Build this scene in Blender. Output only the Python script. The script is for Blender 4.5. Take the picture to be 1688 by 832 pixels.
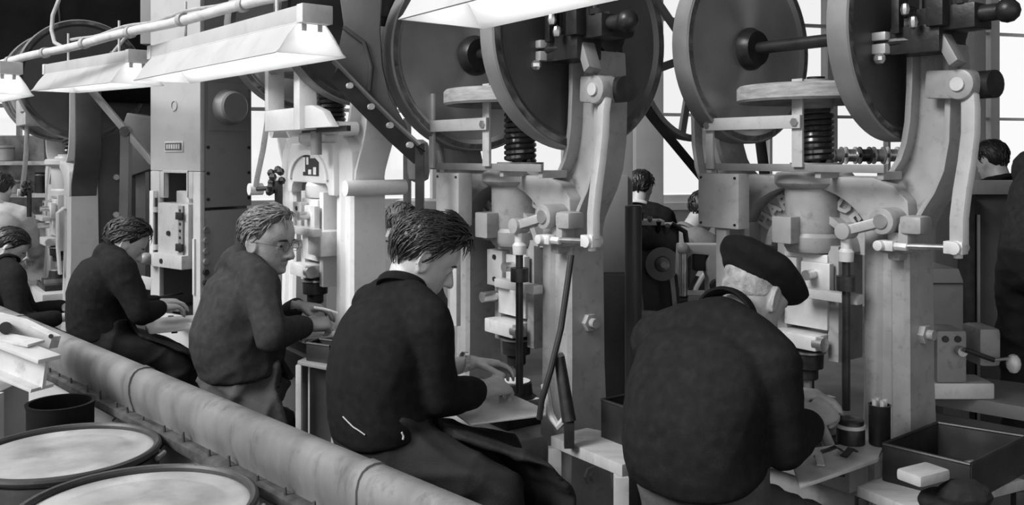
import bpy, bmesh, math, random
import numpy as np
from mathutils import Vector, Matrix

for o in list(bpy.data.objects):
    bpy.data.objects.remove(o, do_unlink=True)
S = bpy.context.scene
C = S.collection
random.seed(7)
RNG = np.random.default_rng(7)

# ------------------------------------------------------------------ camera
F, CX, HY, CAM = 1500.0, 844.0, 255.0, 1.6      # focal length in pixels of the 1688x832 frame
cd = bpy.data.cameras.new('camera')
cam = bpy.data.objects.new('camera', cd); C.objects.link(cam)
cam.location = (0, 0, CAM); cam.rotation_euler = (math.pi/2, 0, 0)
cd.sensor_width = 36.0; cd.lens = 36.0*F/1688.0
cd.shift_y = -(416.0-HY)/1688.0
cd.clip_start = .05; cd.clip_end = 200
S.camera = cam

# ------------------------------------------------------------------ world, sun, exposure
w = bpy.data.worlds.new('overcast_sky'); S.world = w; w.use_nodes = True
wb = w.node_tree.nodes['Background']; wb.inputs[0].default_value = (1, 1, 1, 1); wb.inputs[1].default_value = .74
sd = bpy.data.lights.new('soft_daylight', 'SUN'); sd.energy = 3.0; sd.angle = math.radians(24)
sun = bpy.data.objects.new('soft_daylight', sd); C.objects.link(sun)
sun.rotation_euler = Vector((.68, .45, -.62)).to_track_quat('-Z', 'Y').to_euler()
S.view_settings.view_transform = 'Standard'; S.view_settings.look = 'None'
S.view_settings.gamma = 1; S.view_settings.use_curve_mapping = False
S.view_settings.exposure = .5

def at(px, py, Z):
    return Vector(((px-CX)/F*Z, Z, CAM-(py-HY)/F*Z))

# ------------------------------------------------------------------ materials (all grey: black-and-white picture)
def mat(name, g, rough=.5, metal=0., var=.15, scale=6., bump=0., bscale=60., dirt=0., dscale=14., dcol=.03, spec=.5, stretch=(1, 1, 1)):
    m = bpy.data.materials.new(name); m.use_nodes = True
    nt = m.node_tree; N = nt.nodes; L = nt.links; b = N['Principled BSDF']
    tc = N.new('ShaderNodeTexCoord'); mp = N.new('ShaderNodeMapping'); mp.inputs['Scale'].default_value = stretch
    L.new(tc.outputs['Object'], mp.inputs[0])
    n = N.new('ShaderNodeTexNoise'); n.inputs['Scale'].default_value = scale; n.inputs['Detail'].default_value = 6
    L.new(mp.outputs[0], n.inputs['Vector'])
    r = N.new('ShaderNodeMapRange'); r.inputs[1].default_value = .3; r.inputs[2].default_value = .7
    r.inputs[3].default_value = g*(1-var); r.inputs[4].default_value = min(1, g*(1+var))
    L.new(n.outputs[0], r.inputs[0]); out = r.outputs[0]
    if dirt:
        d = N.new('ShaderNodeTexNoise'); d.inputs['Scale'].default_value = dscale; d.inputs['Detail'].default_value = 8; d.inputs['Roughness'].default_value = .65
        L.new(mp.outputs[0], d.inputs['Vector'])
        dr = N.new('ShaderNodeMapRange'); dr.inputs[1].default_value = .55; dr.inputs[2].default_value = .72; dr.inputs[3].default_value = 0; dr.inputs[4].default_value = dirt
        L.new(d.outputs[0], dr.inputs[0])
        mx = N.new('ShaderNodeMix'); mx.data_type = 'FLOAT'
        L.new(dr.outputs[0], mx.inputs[0]); L.new(out, mx.inputs[2]); mx.inputs[3].default_value = dcol; out = mx.outputs[0]
    L.new(out, b.inputs['Base Color'])
    b.inputs['Roughness'].default_value = rough; b.inputs['Metallic'].default_value = metal
    b.inputs['Specular IOR Level'].default_value = spec
    if bump:
        bn = N.new('ShaderNodeTexNoise'); bn.inputs['Scale'].default_value = bscale; bn.inputs['Detail'].default_value = 4
        L.new(mp.outputs[0], bn.inputs['Vector'])
        bp = N.new('ShaderNodeBump'); bp.inputs['Strength'].default_value = bump; bp.inputs['Distance'].default_value = .004
        L.new(bn.outputs[0], bp.inputs['Height']); L.new(bp.outputs[0], b.inputs['Normal'])
    return m

M = {}
M['paint'] = mat('grey_machine_paint', .285, .34, 0, .14, 11, .15, 34, .5, 26, .09)
M['paint_pale'] = mat('pale_machine_paint', .40, .36, 0, .10, 11, .12, 30, .4, 30, .14)
M['paint_white'] = mat('white_machine_paint', .62, .33, 0, .06, 8, .1, 30, .25, 34, .3)
M['paint_mid'] = mat('mid_grey_paint', .20, .42, 0, .12, 8, .1, 40, .3, 30, .08)
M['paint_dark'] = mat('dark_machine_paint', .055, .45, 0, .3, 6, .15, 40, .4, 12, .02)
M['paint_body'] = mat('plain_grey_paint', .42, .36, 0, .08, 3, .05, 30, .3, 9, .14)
M['paint_body_shaded'] = mat('plain_grey_shaded_paint', .21, .42, 0, .08, 3, .05, 30, .3, 9, .09)  # copy of the plain grey paint with side shade put into its colour
M['post'] = mat('dark_grey_post', .07, .35, 0, .1, 4)
M['disc'] = mat('friction_disc_steel', .075, .42, .35, .25, 4, .04, 90)
def turned(name, g, rough):
    m = mat(name, g, rough, .9, .25, 3, .02, 60)
    b = m.node_tree.nodes['Principled BSDF']; t = m.node_tree.nodes.new('ShaderNodeTangent'); t.direction_type = 'RADIAL'; t.axis = 'X'
    b.inputs['Anisotropic'].default_value = .85; m.node_tree.links.new(t.outputs[0], b.inputs['Tangent'])
    return m
M['disc_turned'] = turned('turned_disc_steel', .62, .42)
M['spring'] = mat('oiled_spring_steel', .16, .25, .8, .2, 20)
M['rim'] = mat('disc_rim', .20, .45, .2, .2, 8, .06, 60)
M['leather'] = mat('flywheel_leather', .30, .6, 0, .3, 14, .3, 80, .4, 20, .08, stretch=(1, 1, 6))
M['iron'] = mat('oily_iron', .028, .38, .4, .4, 18, .2, 60)
M['steel'] = mat('bright_steel', .52, .28, .85, .25, 12, .08, 60, .5, 16, .12)
M['plate'] = mat('worn_steel_plate', .58, .42, .2, .25, 9, .1, 40, .55, 9, .16)
M['brass'] = mat('polished_fitting', .72, .22, .8, .1, 10)
M['black'] = mat('black_rubber', .018, .5, 0, .3, 10, .1, 60)
M['blackbox'] = mat('black_steel_box', .022, .4, .2, .4, 8, .1, 50, .2, 16, .09)
M['duct'] = mat('weathered_sheet_metal', .145, .55, .1, .4, 5, .3, 26, .75, 8, .04, stretch=(1.6, 1.6, .6))
M['ductdark'] = mat('soot_dark_sheet', .010, .8, 0, .4, 4, .2, 20, spec=.1)
M['bar'] = mat('rusty_bar', .055, .7, .1, .5, 22, .6, 60)
M['drumtop'] = mat('scuffed_drum_lid', .36, .36, .25, .45, 5.5, .25, 18, .8, 5, .09)
M['drum'] = mat('dark_drum_steel', .035, .45, .25, .4, 6, .15, 30, .3, 12, .10)
M['beam'] = mat('pale_beam_paint', .52, .5, 0, .15, 9, .2, 40, .5, 13, .12)
M['white'] = mat('white_enamel', .80, .35, 0, .05, 5)
M['enamel_grey'] = mat('grey_enamel', .46, .42, 0, .08, 5, 0, 30, .3, 8, .22)
M['pipe'] = mat('pale_conduit', .55, .5, 0, .15, 12, .2, 60, .4, 20, .15)
M['cable'] = mat('grey_cable', .35, .6, 0, .2, 20)
M['wood'] = mat('worn_pale_wood', .32, .65, 0, .15, 5, .3, 40, .45, 9, .12, stretch=(1, 5, 1))
M['concrete'] = mat('dark_concrete_floor', .10, .75, 0, .35, 2.5, .3, 30, .5, 4, .04)
M['wall'] = mat('pale_plaster_wall', .62, .8, 0, .08, 2, .1, 30)
M['pillar'] = mat('grey_pillar_paint', .26, .6, 0, .1, 3, .1, 30, .3, 8, .14)
M['frame'] = mat('window_frame_paint', .42, .5, 0, .1, 5)
M['skin'] = mat('skin', .40, .48, 0, .12, 16, .12, 160)
M['skin_old'] = mat('weathered_skin', .25, .5, 0, .18, 18, .35, 110)
M['skin_shadow'] = mat('shaded_skin', .36, .5, 0, .18, 18, .2, 110)  # copy of the skin with some shade put into its colour
M['hair_dark'] = mat('dark_hair', .012, .38, 0, .5, 40, .5, 160, stretch=(1, 1, 1))
M['hair_grey'] = mat('greying_hair', .09, .5, 0, .7, 45, .6, 160)
M['hair_white'] = mat('whitening_hair', .30, .6, 0, .4, 45, .6, 160)
M['knit'] = mat('dark_knit', .010, .9, 0, .25, 40, .5, 420, .05, 40, .05, spec=.12)
M['knit_b'] = mat('charcoal_knit', .012, .9, 0, .25, 40, .5, 420, .04, 40, .06, spec=.12)
M['knit_mid'] = mat('grey_brown_knit', .032, .9, 0, .22, 40, .5, 420, .04, 40, .09, spec=.12)
M['felt'] = mat('black_felt', .010, .9, 0, .3, 30, .4, 300, spec=.2)
M['cloth'] = mat('dark_work_cloth', .014, .8, 0, .3, 9, .3, 200, .2, 14, .07, spec=.25)
M['cloth_mid'] = mat('grey_work_cloth', .06, .8, 0, .3, 9, .3, 200, .2, 14, .14, spec=.25)
M['shirt'] = mat('pale_shirt_cloth', .50, .8, 0, .1, 12, .2, 200)
M['coat'] = mat('grey_coat_cloth', .16, .8, 0, .2, 10, .2, 200)
M['coat_pale'] = mat('pale_coat_cloth', .40, .8, 0, .25, 10, .2, 200)
M['eye'] = mat('eye_white', .55, .2, 0, .05, 20)
M['pupil'] = mat('pupil', .01, .15, 0, .05, 20)
M['paper'] = mat('white_paper', .80, .7, 0, .05, 10)
M['brick'] = mat('pale_clutter', .33, .7, 0, .6, 9, .2, 30, .6, 9, .08)
M['ink'] = mat('black_ink', .015, .5, 0, .1, 10)

def glassmat():
    m = bpy.data.materials.new('clear_glass'); m.use_nodes = True
    nt = m.node_tree; N = nt.nodes; L = nt.links
    for n in list(N): N.remove(n)
    o = N.new('ShaderNodeOutputMaterial'); t = N.new('ShaderNodeBsdfTransparent'); t.inputs[0].default_value = (.97, .97, .97, 1)
    g = N.new('ShaderNodeBsdfGlossy'); g.inputs['Roughness'].default_value = .05
    x = N.new('ShaderNodeMixShader'); x.inputs[0].default_value = .06
    L.new(t.outputs[0], x.inputs[1]); L.new(g.outputs[0], x.inputs[2]); L.new(x.outputs[0], o.inputs[0])
    return m
M['glass'] = glassmat()
def emis(name, s):
    m = bpy.data.materials.new(name); m.use_nodes = True
    b = m.node_tree.nodes['Principled BSDF']; b.inputs['Base Color'].default_value = (.9, .9, .9, 1)
    b.inputs['Emission Color'].default_value = (1, 1, 1, 1); b.inputs['Emission Strength'].default_value = s
    return m
def translucent(name, g):
    m = mat(name, g, .5); nt = m.node_tree; b = nt.nodes['Principled BSDF']; t = nt.nodes.new('ShaderNodeBsdfTranslucent'); t.inputs[0].default_value = (.9, .9, .9, 1)
    x = nt.nodes.new('ShaderNodeMixShader'); x.inputs[0].default_value = .65
    o = [n for n in nt.nodes if n.type == 'OUTPUT_MATERIAL'][0]
    nt.links.new(b.outputs[0], x.inputs[1]); nt.links.new(t.outputs[0], x.inputs[2]); nt.links.new(x.outputs[0], o.inputs[0]); return m
M['opal'] = translucent('opal_end_plate', .8)
M['tube'] = emis('lit_fluorescent_tube', 8.0)

# ------------------------------------------------------------------ mesh collector
def basis(d, up=(0, 0, 1)):
    d = Vector(d).normalized(); up = Vector(up)
    if abs(d.dot(up)) > .98: up = Vector((0, 1, 0)) if abs(d.y) < .9 else Vector((1, 0, 0))
    x = up.cross(d).normalized(); y = d.cross(x).normalized()
    return x, y, d

class MB:
    def __init__(self): self.v = []; self.f = []
    def add(self, vs, fs):
        n = len(self.v); self.v.extend([tuple(p) for p in vs]); self.f.extend([tuple(i+n for i in f) for f in fs]); return self
    def box(self, lo, hi, m=None):
        x0, y0, z0 = lo; x1, y1, z1 = hi
        vs = [Vector(p) for p in ((x0, y0, z0), (x1, y0, z0), (x1, y1, z0), (x0, y1, z0), (x0, y0, z1), (x1, y0, z1), (x1, y1, z1), (x0, y1, z1))]
        if m is not None: vs = [m @ p for p in vs]
        return self.add(vs, [(0, 3, 2, 1), (4, 5, 6, 7), (0, 1, 5, 4), (1, 2, 6, 5), (2, 3, 7, 6), (3, 0, 4, 7)])
    def beam(self, a, b, w, h, up=(0, 0, 1)):
        a = Vector(a); b = Vector(b); x, y, d = basis(b-a, up); vs = []
        for p in (a, b):
            for sx, sy in ((-1, -1), (1, -1), (1, 1), (-1, 1)): vs.append(p+x*sx*w/2+y*sy*h/2)
        return self.add(vs, [(3, 2, 1, 0), (4, 5, 6, 7), (0, 1, 5, 4), (1, 2, 6, 5), (2, 3, 7, 6), (3, 0, 4, 7)])
    def cyl(self, a, b, r, r2=None, n=20):
        a = Vector(a); b = Vector(b); r2 = r if r2 is None else r2; x, y, d = basis(b-a); vs = []
        for p, q in ((a, r), (b, r2)):
            for i in range(n):
                t = 2*math.pi*i/n; vs.append(p+x*q*math.cos(t)+y*q*math.sin(t))
        fs = [(i, (i+1) % n, n+(i+1) % n, n+i) for i in range(n)]
        fs += [tuple(range(n-1, -1, -1)), tuple(range(n, 2*n))]
        return self.add(vs, fs)
    def lathe(self, o, ax, prof, n=32, closed=False):
        """prof: (axial, radius) pairs"""
        o = Vector(o); x, y, d = basis(ax); vs = []; fs = []; k = len(prof)
        for a, r in prof:
            for i in range(n):
                t = 2*math.pi*i/n; vs.append(o+d*a+x*r*math.cos(t)+y*r*math.sin(t))
        for j in range(k-1 if not closed else k):
            j2 = (j+1) % k
            for i in range(n): fs.append((j*n+i, j*n+(i+1) % n, j2*n+(i+1) % n, j2*n+i))
        if not closed:
            fs.append(tuple(range(n-1, -1, -1))); fs.append(tuple((k-1)*n+i for i in range(n)))
        return self.add(vs, fs)
    def tube(self, pts, r, n=8, closed=False):
        pts = [Vector(p) for p in pts]; k = len(pts); rr = r if isinstance(r, (list, tuple)) else [r]*k
        vs = []; fs = []; up = None
        for i, p in enumerate(pts):
            if closed: d = pts[(i+1) % k]-pts[i-1]
            else: d = pts[min(i+1, k-1)]-pts[max(i-1, 0)]
            d.normalize()
            if up is None: x, y, _ = basis(d)
            else:
                x = up-d*up.dot(d); x.normalize(); y = d.cross(x)
            up = x
            for j in range(n):
                t = 2*math.pi*j/n; vs.append(p+x*rr[i]*math.cos(t)+y*rr[i]*math.sin(t))
        for i in range(k if closed else k-1):
            i2 = (i+1) % k
            for j in range(n): fs.append((i*n+j, i*n+(j+1) % n, i2*n+(j+1) % n, i2*n+j))
        if not closed:
            fs.append(tuple(range(n-1, -1, -1))); fs.append(tuple((k-1)*n+j for j in range(n)))
        return self.add(vs, fs)
    def ribbon(self, pts, wdir, w, th):
        """flat band along pts, width w along wdir, thickness th"""
        pts = [Vector(p) for p in pts]; k = len(pts); wd = Vector(wdir).normalized(); vs = []; fs = []
        for i, p in enumerate(pts):
            d = (pts[min(i+1, k-1)]-pts[max(i-1, 0)]).normalized(); nn = d.cross(wd).normalized()
            for a, b in ((-1, -1), (1, -1), (1, 1), (-1, 1)): vs.append(p+wd*a*w/2+nn*b*th/2)
        for i in range(k-1):
            for j in range(4): fs.append((i*4+j, i*4+(j+1) % 4, i*4+4+(j+1) % 4, i*4+4+j))
        fs.append((3, 2, 1, 0)); fs.append(tuple((k-1)*4+j for j in range(4)))
        return self.add(vs, fs)
    def prism(self, poly, y0, y1, m=None):
        """poly in (x,z), extruded along y"""
        n = len(poly)
        vs = [Vector((p[0], y0, p[1])) for p in poly]+[Vector((p[0], y1, p[1])) for p in poly]
        if m is not None: vs = [m @ p for p in vs]
        fs = [tuple(range(n)), tuple(range(2*n-1, n-1, -1))]
        fs += [(i, i+n, (i+1) % n+n, (i+1) % n) for i in range(n)]
        return self.add(vs, fs)
    def strip(self, A, B, y0, y1):
        """solid between two equally long (x,z) polylines A and B, from y0 to y1"""
        n = len(A); vs = []
        for y in (y0, y1):
            for P in (A, B): vs += [Vector((p[0], y, p[1])) for p in P]
        fs = []
        for i in range(n-1):
            a, b, c, d = i, i+1, n+i+1, n+i
            fs.append((a, b, c, d)); fs.append((2*n+d, 2*n+c, 2*n+b, 2*n+a))
            fs.append((a, 2*n+a, 2*n+b, b)); fs.append((d, c, 2*n+c, 2*n+d))
        fs.append((0, n, 3*n, 2*n)); fs.append((n-1, 3*n-1, 4*n-1, 2*n-1))
        return self.add(vs, fs)
    def ball(self, c, r, n=12, sc=(1, 1, 1)):
        c = Vector(c); vs = [c+Vector((0, 0, r*sc[2]))]; k = n//2
        for i in range(1, k):
            a = math.pi*i/k
            for j in range(n):
                t = 2*math.pi*j/n; vs.append(c+Vector((r*sc[0]*math.sin(a)*math.cos(t), r*sc[1]*math.sin(a)*math.sin(t), r*sc[2]*math.cos(a))))
        vs.append(c-Vector((0, 0, r*sc[2]))); fs = []
        for j in range(n): fs.append((0, 1+j, 1+(j+1) % n))
        for i in range(k-2):
            for j in range(n): fs.append((1+i*n+j, 1+(i+1)*n+j, 1+(i+1)*n+(j+1) % n, 1+i*n+(j+1) % n))
        e = len(vs)-1; s = 1+(k-2)*n
        for j in range(n): fs.append((s+j, e, s+(j+1) % n))
        return self.add(vs, fs)
    def build(self, name, m, parent=None, smooth=True, bevel=0., seg=2, ang=32):
        me = bpy.data.meshes.new(name); me.from_pydata(self.v, [], self.f)
        bm = bmesh.new(); bm.from_mesh(me); bmesh.ops.recalc_face_normals(bm, faces=bm.faces)
        if bevel:
            es = [e for e in bm.edges if len(e.link_faces) == 2 and e.calc_face_angle(0) > math.radians(40)]
            try: bmesh.ops.bevel(bm, geom=es, offset=bevel, segments=seg, profile=.6, affect='EDGES', clamp_overlap=True)
            except Exception: pass
        for f in bm.faces: f.smooth = smooth
        if smooth:
            for e in bm.edges:
                if len(e.link_faces) == 2 and e.calc_face_angle(0) > math.radians(ang): e.smooth = False
        bm.to_mesh(me); bm.free()
        me.materials.append(M[m] if isinstance(m, str) else m)
        o = bpy.data.objects.new(name, me); C.objects.link(o)
        if parent is not None: o.parent = parent
        return o

def tag(o, label=None, cat=None, group=None, kind=None):
    if label: o['label'] = label
    if cat: o['category'] = cat
    if group: o['group'] = group
    if kind: o['kind'] = kind
    return o
def thing(name, label, cat, loc=(0, 0, 0), rotz=0., group=None):
    o = bpy.data.objects.new(name, None); C.objects.link(o); o.empty_display_size = .1
    o.location = loc; o.rotation_euler = (0, 0, rotz)
    return tag(o, label, cat, group)
def struct(name, mb, m, bevel=0., label=None, parent=None):
    o = mb.build(name, m, parent, bevel=bevel)
    if parent is None: o['kind'] = 'structure'
    if label: o['label'] = label
    return o
def copy_tree(o, parent=None):
    c = o.copy(); C.objects.link(c); c.parent = parent
    for ch in list(o.children): copy_tree(ch, c)
    return c
def text_obj(txt, size, depth, m, parent, mtx, name='lettering'):
    cu = bpy.data.curves.new('t', 'FONT'); cu.body = txt; cu.size = size; cu.extrude = depth
    cu.offset = size*.035; cu.align_x = 'CENTER'; cu.align_y = 'CENTER'; cu.resolution_u = 2
    t = bpy.data.objects.new('t', cu); C.objects.link(t)
    dg = bpy.context.evaluated_depsgraph_get()
    me = bpy.data.meshes.new_from_object(t.evaluated_get(dg)); me.transform(mtx); me.name = name
    bpy.data.objects.remove(t, do_unlink=True); bpy.data.curves.remove(cu)
    me.materials.clear(); me.materials.append(M[m])
    o = bpy.data.objects.new(name, me); C.objects.link(o); o.parent = parent
    return o
def V(*a): return Vector(a)

# ================================================================== setting
struct('floor', MB().box((-14, -3, -.1), (14, 18, 0)), 'concrete')

# window wall behind the presses: pale wall below, glazed above
WD = Vector((.96, .28, 0)).normalized(); WN = Vector((WD.y, -WD.x, 0)); WO = Vector((1.6, 9.0, 0))
WMX = Matrix(((WD.x, -WN.x, 0, WO.x), (WD.y, -WN.y, 0, WO.y), (0, 0, 1, 0), (0, 0, 0, 1)))
def wallbox(x0, x1, z0, z1, y0=0., y1=.18): return MB().box((x0, y0, z0), (x1, y1, z1), WMX)
wl = wallbox(-9, 7, 0, 1.12); wl.box((-9, 0, 4.2), (7, .18, 4.6), WMX)
struct('wall_back', wl, 'wall')
WX = [-8.7, -6.6, -4.5, -2.4, -.3, 1.8, 3.9, 6.0]
for i in range(len(WX)-1):
    x0, x1 = WX[i], WX[i+1]
    f = MB()
    f.box((x0, .02, 1.12), (x0+.1, .14, 4.2), WMX); f.box((x1-.02, .02, 1.12), (x1, .14, 4.2), WMX)
    f.box((x0, .02, 1.12), (x1, .14, 1.2), WMX); f.box((x0, .02, 4.12), (x1, .14, 4.2), WMX)
    wo = f.build('window_%d' % (i+1), 'frame'); wo['kind'] = 'structure'; wo['label'] = 'tall glazed window bay with slim pale frame'
    n = 3; xs = [x0+.1+(x1-.12-x0)*j/n for j in range(n+1)]; zs = [1.2, 2.0, 2.95, 4.12]
    for j in range(1, n): MB().box((xs[j]-.015, .04, 1.2), (xs[j]+.015, .12, 4.12), WMX).build('mullion', 'frame', wo)
    for z in zs[1:-1]: MB().box((x0+.1, .05, z-.015), (x1-.02, .11, z+.015), WMX).build('transom', 'frame', wo)
    for a in range(n):
        for c in range(len(zs)-1):
            MB().box((xs[a]+.015, .075, zs[c]+.015), (xs[a+1]-.015, .081, zs[c+1]-.015), WMX).build('pane', 'glass', wo)
struct('trim_1', MB().box((-9, -.08, 1.06), (7, .02, 1.13), WMX), 'frame', label='window sill running along the back wall')

# pillars and panels of the hall
def pillar(px0, px1, Z, d, m, top=4.2, name='trim_2', label=None):
    x0 = (px0-CX)/F*Z; x1 = (px1-CX)/F*Z
    return struct(name, MB().box((x0, Z, 0), (x1, Z+d, top)), m, .01, label)
pillar(1048, 1094, 6.6, .25, 'pillar', name='trim_2', label='grey square hall pillar between the windows')
pillar(1606, 1626, 6.0, .2, 'pillar', name='trim_3', label='narrow grey hall pillar behind the right-hand press')

# side wall far to the left with pale lit strip windows
LW = MB().box((-9.2, -3, 0), (-9.0, 14, 4.6))
struct('wall_left', LW, 'wall')
struct('wall_right', MB().box((5.8, -3, 0), (6.0, 9.9, 4.6)), 'pillar')  # unseen dark wall, added with the roof to dim right-facing sides
# unseen half roof, added to block sky light from the right; left bay open
struct('sky_block_roof', MB().box((-1.3, -3, 4.6), (6.0, 11, 4.75)), 'pillar')

# overhead dark trunking, top left
t = thing('overhead_trunk', 'dark soot-stained overhead air trunk at the top left corner', 'duct', (-4.2, 6.72, 2.28), math.atan2(.28, .96))
MB().box((-1.9, 0, 0), (1.50, .45, 2.2)).build('casing', 'ductdark', t, bevel=.03)
for x in (-.75, -.1, .75):
    MB().tube([(x, -.02, .02), (x+.05, -.06, .3), (x+.02, -.07, .75), (x+.04, -.03, 1.3)], .012).build('hoop', 'iron', t)
MB().beam((-1.9, 0, 0), (1.5, 0, 0), .06, .06).build('flange', 'iron', t)
t = thing('ceiling_panel_duct', 'smooth mid grey duct panel at the top between the trunk and the wheels', 'duct', (-2.12, 5.6, 2.28))
MB().box((-.17, 0, 0), (.17, .4, 1.6)).build('casing', 'pillar', t, bevel=.01)
MB().box((.17, .05, 0), (1.05, .35, 1.6)).build('side_casing', 'ductdark', t, bevel=.01)

# ================================================================== foreground: trough, drums, beam, lamps
TD = Vector((-.694, .72, 0)).normalized(); TN = Vector((-.72, -.694, 0)).normalized()   # along the trough (away), and towards the camera
def trough_pt(px, py, z):
    Z = (CAM-z)*F/(py-HY); return Vector(((px-CX)/F*Z, Z, z))
T0 = trough_pt(760, 832, .90)
def tp(s, n, z): return T0+TD*s+TN*n+Vector((0, 0, z-.90))
def sweep(prof, s0, s1, step=.12, wob=0.):
    mb = MB(); k = len(prof); ss = np.linspace(s0, s1, max(2, int((s1-s0)/step))); vs = []; fs = []
    for s in ss:
        for i, (n, z) in enumerate(prof):
            e = wob*math.sin(s*7.3+i)*.5+wob*math.sin(s*17.1+2*i)*.3
            vs.append(tp(s, n+e, z+e*.6))
    for i in range(len(ss)-1):
        for j in range(k): fs.append((i*k+j, i*k+(j+1) % k, (i+1)*k+(j+1) % k, (i+1)*k+j))
    fs.append(tuple(range(k))); fs.append(tuple(range(len(vs)-1, len(vs)-k-1, -1)))
    mb.add(vs, fs); return mb
root = thing('chip_trough', 'long weathered sheet metal trough running behind the row of workers', 'trough', tuple(T0-Vector((0, 0, .9))))
def under(o, r):
    o.parent = r; o.matrix_parent_inverse = Matrix.Translation(-Vector(r.location)); return o
outer = [(-.05, .885), (-.035, .897), (-.015, .90), (.004, .896), (.018, .885), (.028, .865), (.034, .835), (.034, .80), (.028, .765), (.02, .735), (.016, .715)]
outer = [(n, .90-(.90-z)*.76) for n, z in outer]
inner = [(n-.008, z-.006) for n, z in reversed(outer)]
SEG = [(-1.0, .325), (.33, 1.62), (1.625, 2.96), (2.965, 5.5)]
for a, b in SEG: under(sweep(outer+inner, a, b, .08, .0016).build('trough_wall', 'duct', None), root)
for s in (.33, 1.62, 2.962):
    pts = [tp(s, n+.003, z+.002) for n, z in outer]
    under(MB().ribbon(pts, TD, .035, .006).build('seam_strap', 'duct', None), root)
floorp = [(.016, .759), (-.02, .70), (-.10, .70), (-.135, .74), (-.14, .80), (-.148, .80), (-.146, .735), (-.105, .69), (-.02, .69), (.022, .752)]
under(sweep(floorp, -1, 5.5, .5).build('trough_bed', 'duct', None), root)
bar = [(.012, .733), (.050, .733), (.055, .742), (.052, .760), (.038, .766), (.014, .764)]
under(sweep(bar, -1, 3.05, .05, .004).build('edge_bar', 'bar', None), root)
for i in range(22):
    s = .1+i*.135+random.uniform(-.03, .03); b = MB(); h = random.uniform(.012, .03)
    b.cyl(tp(s, .04, .76), tp(s, .042, .766+h), .0045, .004, 6)
    if i % 3 == 0: b.cyl(tp(s, .04, .733), tp(s+.01, .05, .733-h), .004, .003, 6)
    under(b.build('bolt', 'bar', None), root)
b = MB(); b.tube([tp(1.98, .045, .74), tp(2.0, .06, .705), tp(2.03, .062, .695)], .004, 6); b.ball(tp(2.035, .063, .692), .009, 8)
under(b.build('pull_wire', 'bar', None), root)
under(sweep([(-.02, .0), (.0, .0), (.0, .745), (-.02, .745)], -1, 2.95, 1.).build('skirt_panel', 'enamel_grey', None), root)
for s in (-.4, .6, 1.6, 2.75, 4.2, 5.3):
    under(MB().beam(tp(s, -.1, 0), tp(s, -.1, .70), .05, .05, tuple(TD)).build('leg', 'paint_mid', None), root)

# two closed drums
def drum(X, Y, h, r, label):
    t = thing('steel_drum', label, 'drum', (X, Y, 0), 0, 'steel drums in front of the trough')
    pr = [(0, r-.012), (.012, r), (.03, r)]
    for z in (h*.33, h*.66): pr += [(z-.02, r), (z, r+.012), (z+.02, r)]
    pr += [(h-.05, r), (h-.03, r-.004)]
    MB().lathe((0, 0, 0), (0, 0, 1), pr, 64).build('body', 'drum', t)
    lid = MB().lathe((0, 0, 0), (0, 0, 1), [(h-.05, r-.03), (h-.018, r-.012), (h-.014, r-.03), (h-.020, r-.06), (h-.017, r-.075), (h-.019, .12), (h-.016, .05), (h-.016, .002)], 64).build('lid', 'drumtop', t)
    MB().lathe((0, 0, h-.012), (0, 0, 1), [(.011*math.sin(a), r-.004+.011*math.cos(a)) for a in np.linspace(0, 2*math.pi, 10)[:-1]], 72, True).build('rim_ring', 'drum', t)
    MB().cyl((r+.012, 0, h-.03), (r+.012, .05, h-.03), .008, n=8).build('rim_bolt', 'steel', t)
    return t
drum(-1.27, 2.58, .77, .252, 'dark steel drum with a scuffed pale lid, behind the other drum')
drum(-.865, 2.10, .80, .265, 'dark steel drum with a scuffed pale lid, nearest the camera')

# steel I-beam with a bracket on top, far left
A = at(-70, 533, 3.1); B = at(82, 592, 2.92)
root = thing('steel_i_beam', 'pale painted steel beam end with a wide flange at the left edge', 'beam', tuple(V(B.x, B.y, 0)))
d = (B-A).normalized(); side = Vector((0, 0, 1)).cross(d).normalized(); up = d.cross(side) if d.cross(side).z > 0 else -d.cross(side)
under(MB().beam(A, B, .085, .014, up).build('top_flange', 'beam', None, bevel=.002), root)
under(MB().beam(A-up*.05, B-up*.05-d*.01, .012, .10, up).build('web', 'beam', None), root)
under(MB().beam(A-up*.10, B-up*.10-d*.015, .085, .012, up).build('bottom_flange', 'beam', None, bevel=.002), root)
root = thing('pivot_bracket', 'pale folded metal bracket with a bolted lug lying over the beam', 'bracket', tuple(V(at(20, 540, 3.12).x, 3.12, 0)))
br = MB(); P = [at(-60, 505, 3.2), at(30, 527, 3.2), at(86, 555, 3.12), at(80, 575, 3.12), at(20, 560, 3.2), at(-60, 548, 3.2)]
n2 = TN*.03; vs = [p for p in P]+[p-n2 for p in P]
br.add(vs, [tuple(range(6)), tuple(range(11, 5, -1))]+[(i, i+6, (i+1) % 6+6, (i+1) % 6) for i in range(6)])
under(br.build('side_plate', 'beam', None, bevel=.002), root)
under(MB().beam(at(-50, 545, 3.05), at(60, 566, 3.0), .08, .010).build('foot_plate', 'beam', None, bevel=.002), root)
under(MB().cyl(at(9, 540, 3.04), at(9, 540, 3.2), .02, n=14).build('lug_bolt', 'iron', None), root)
under(MB().cyl(at(84, 554, 3.08), at(84, 554, 3.18), .008, n=10).build('pin', 'iron', None), root)
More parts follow.
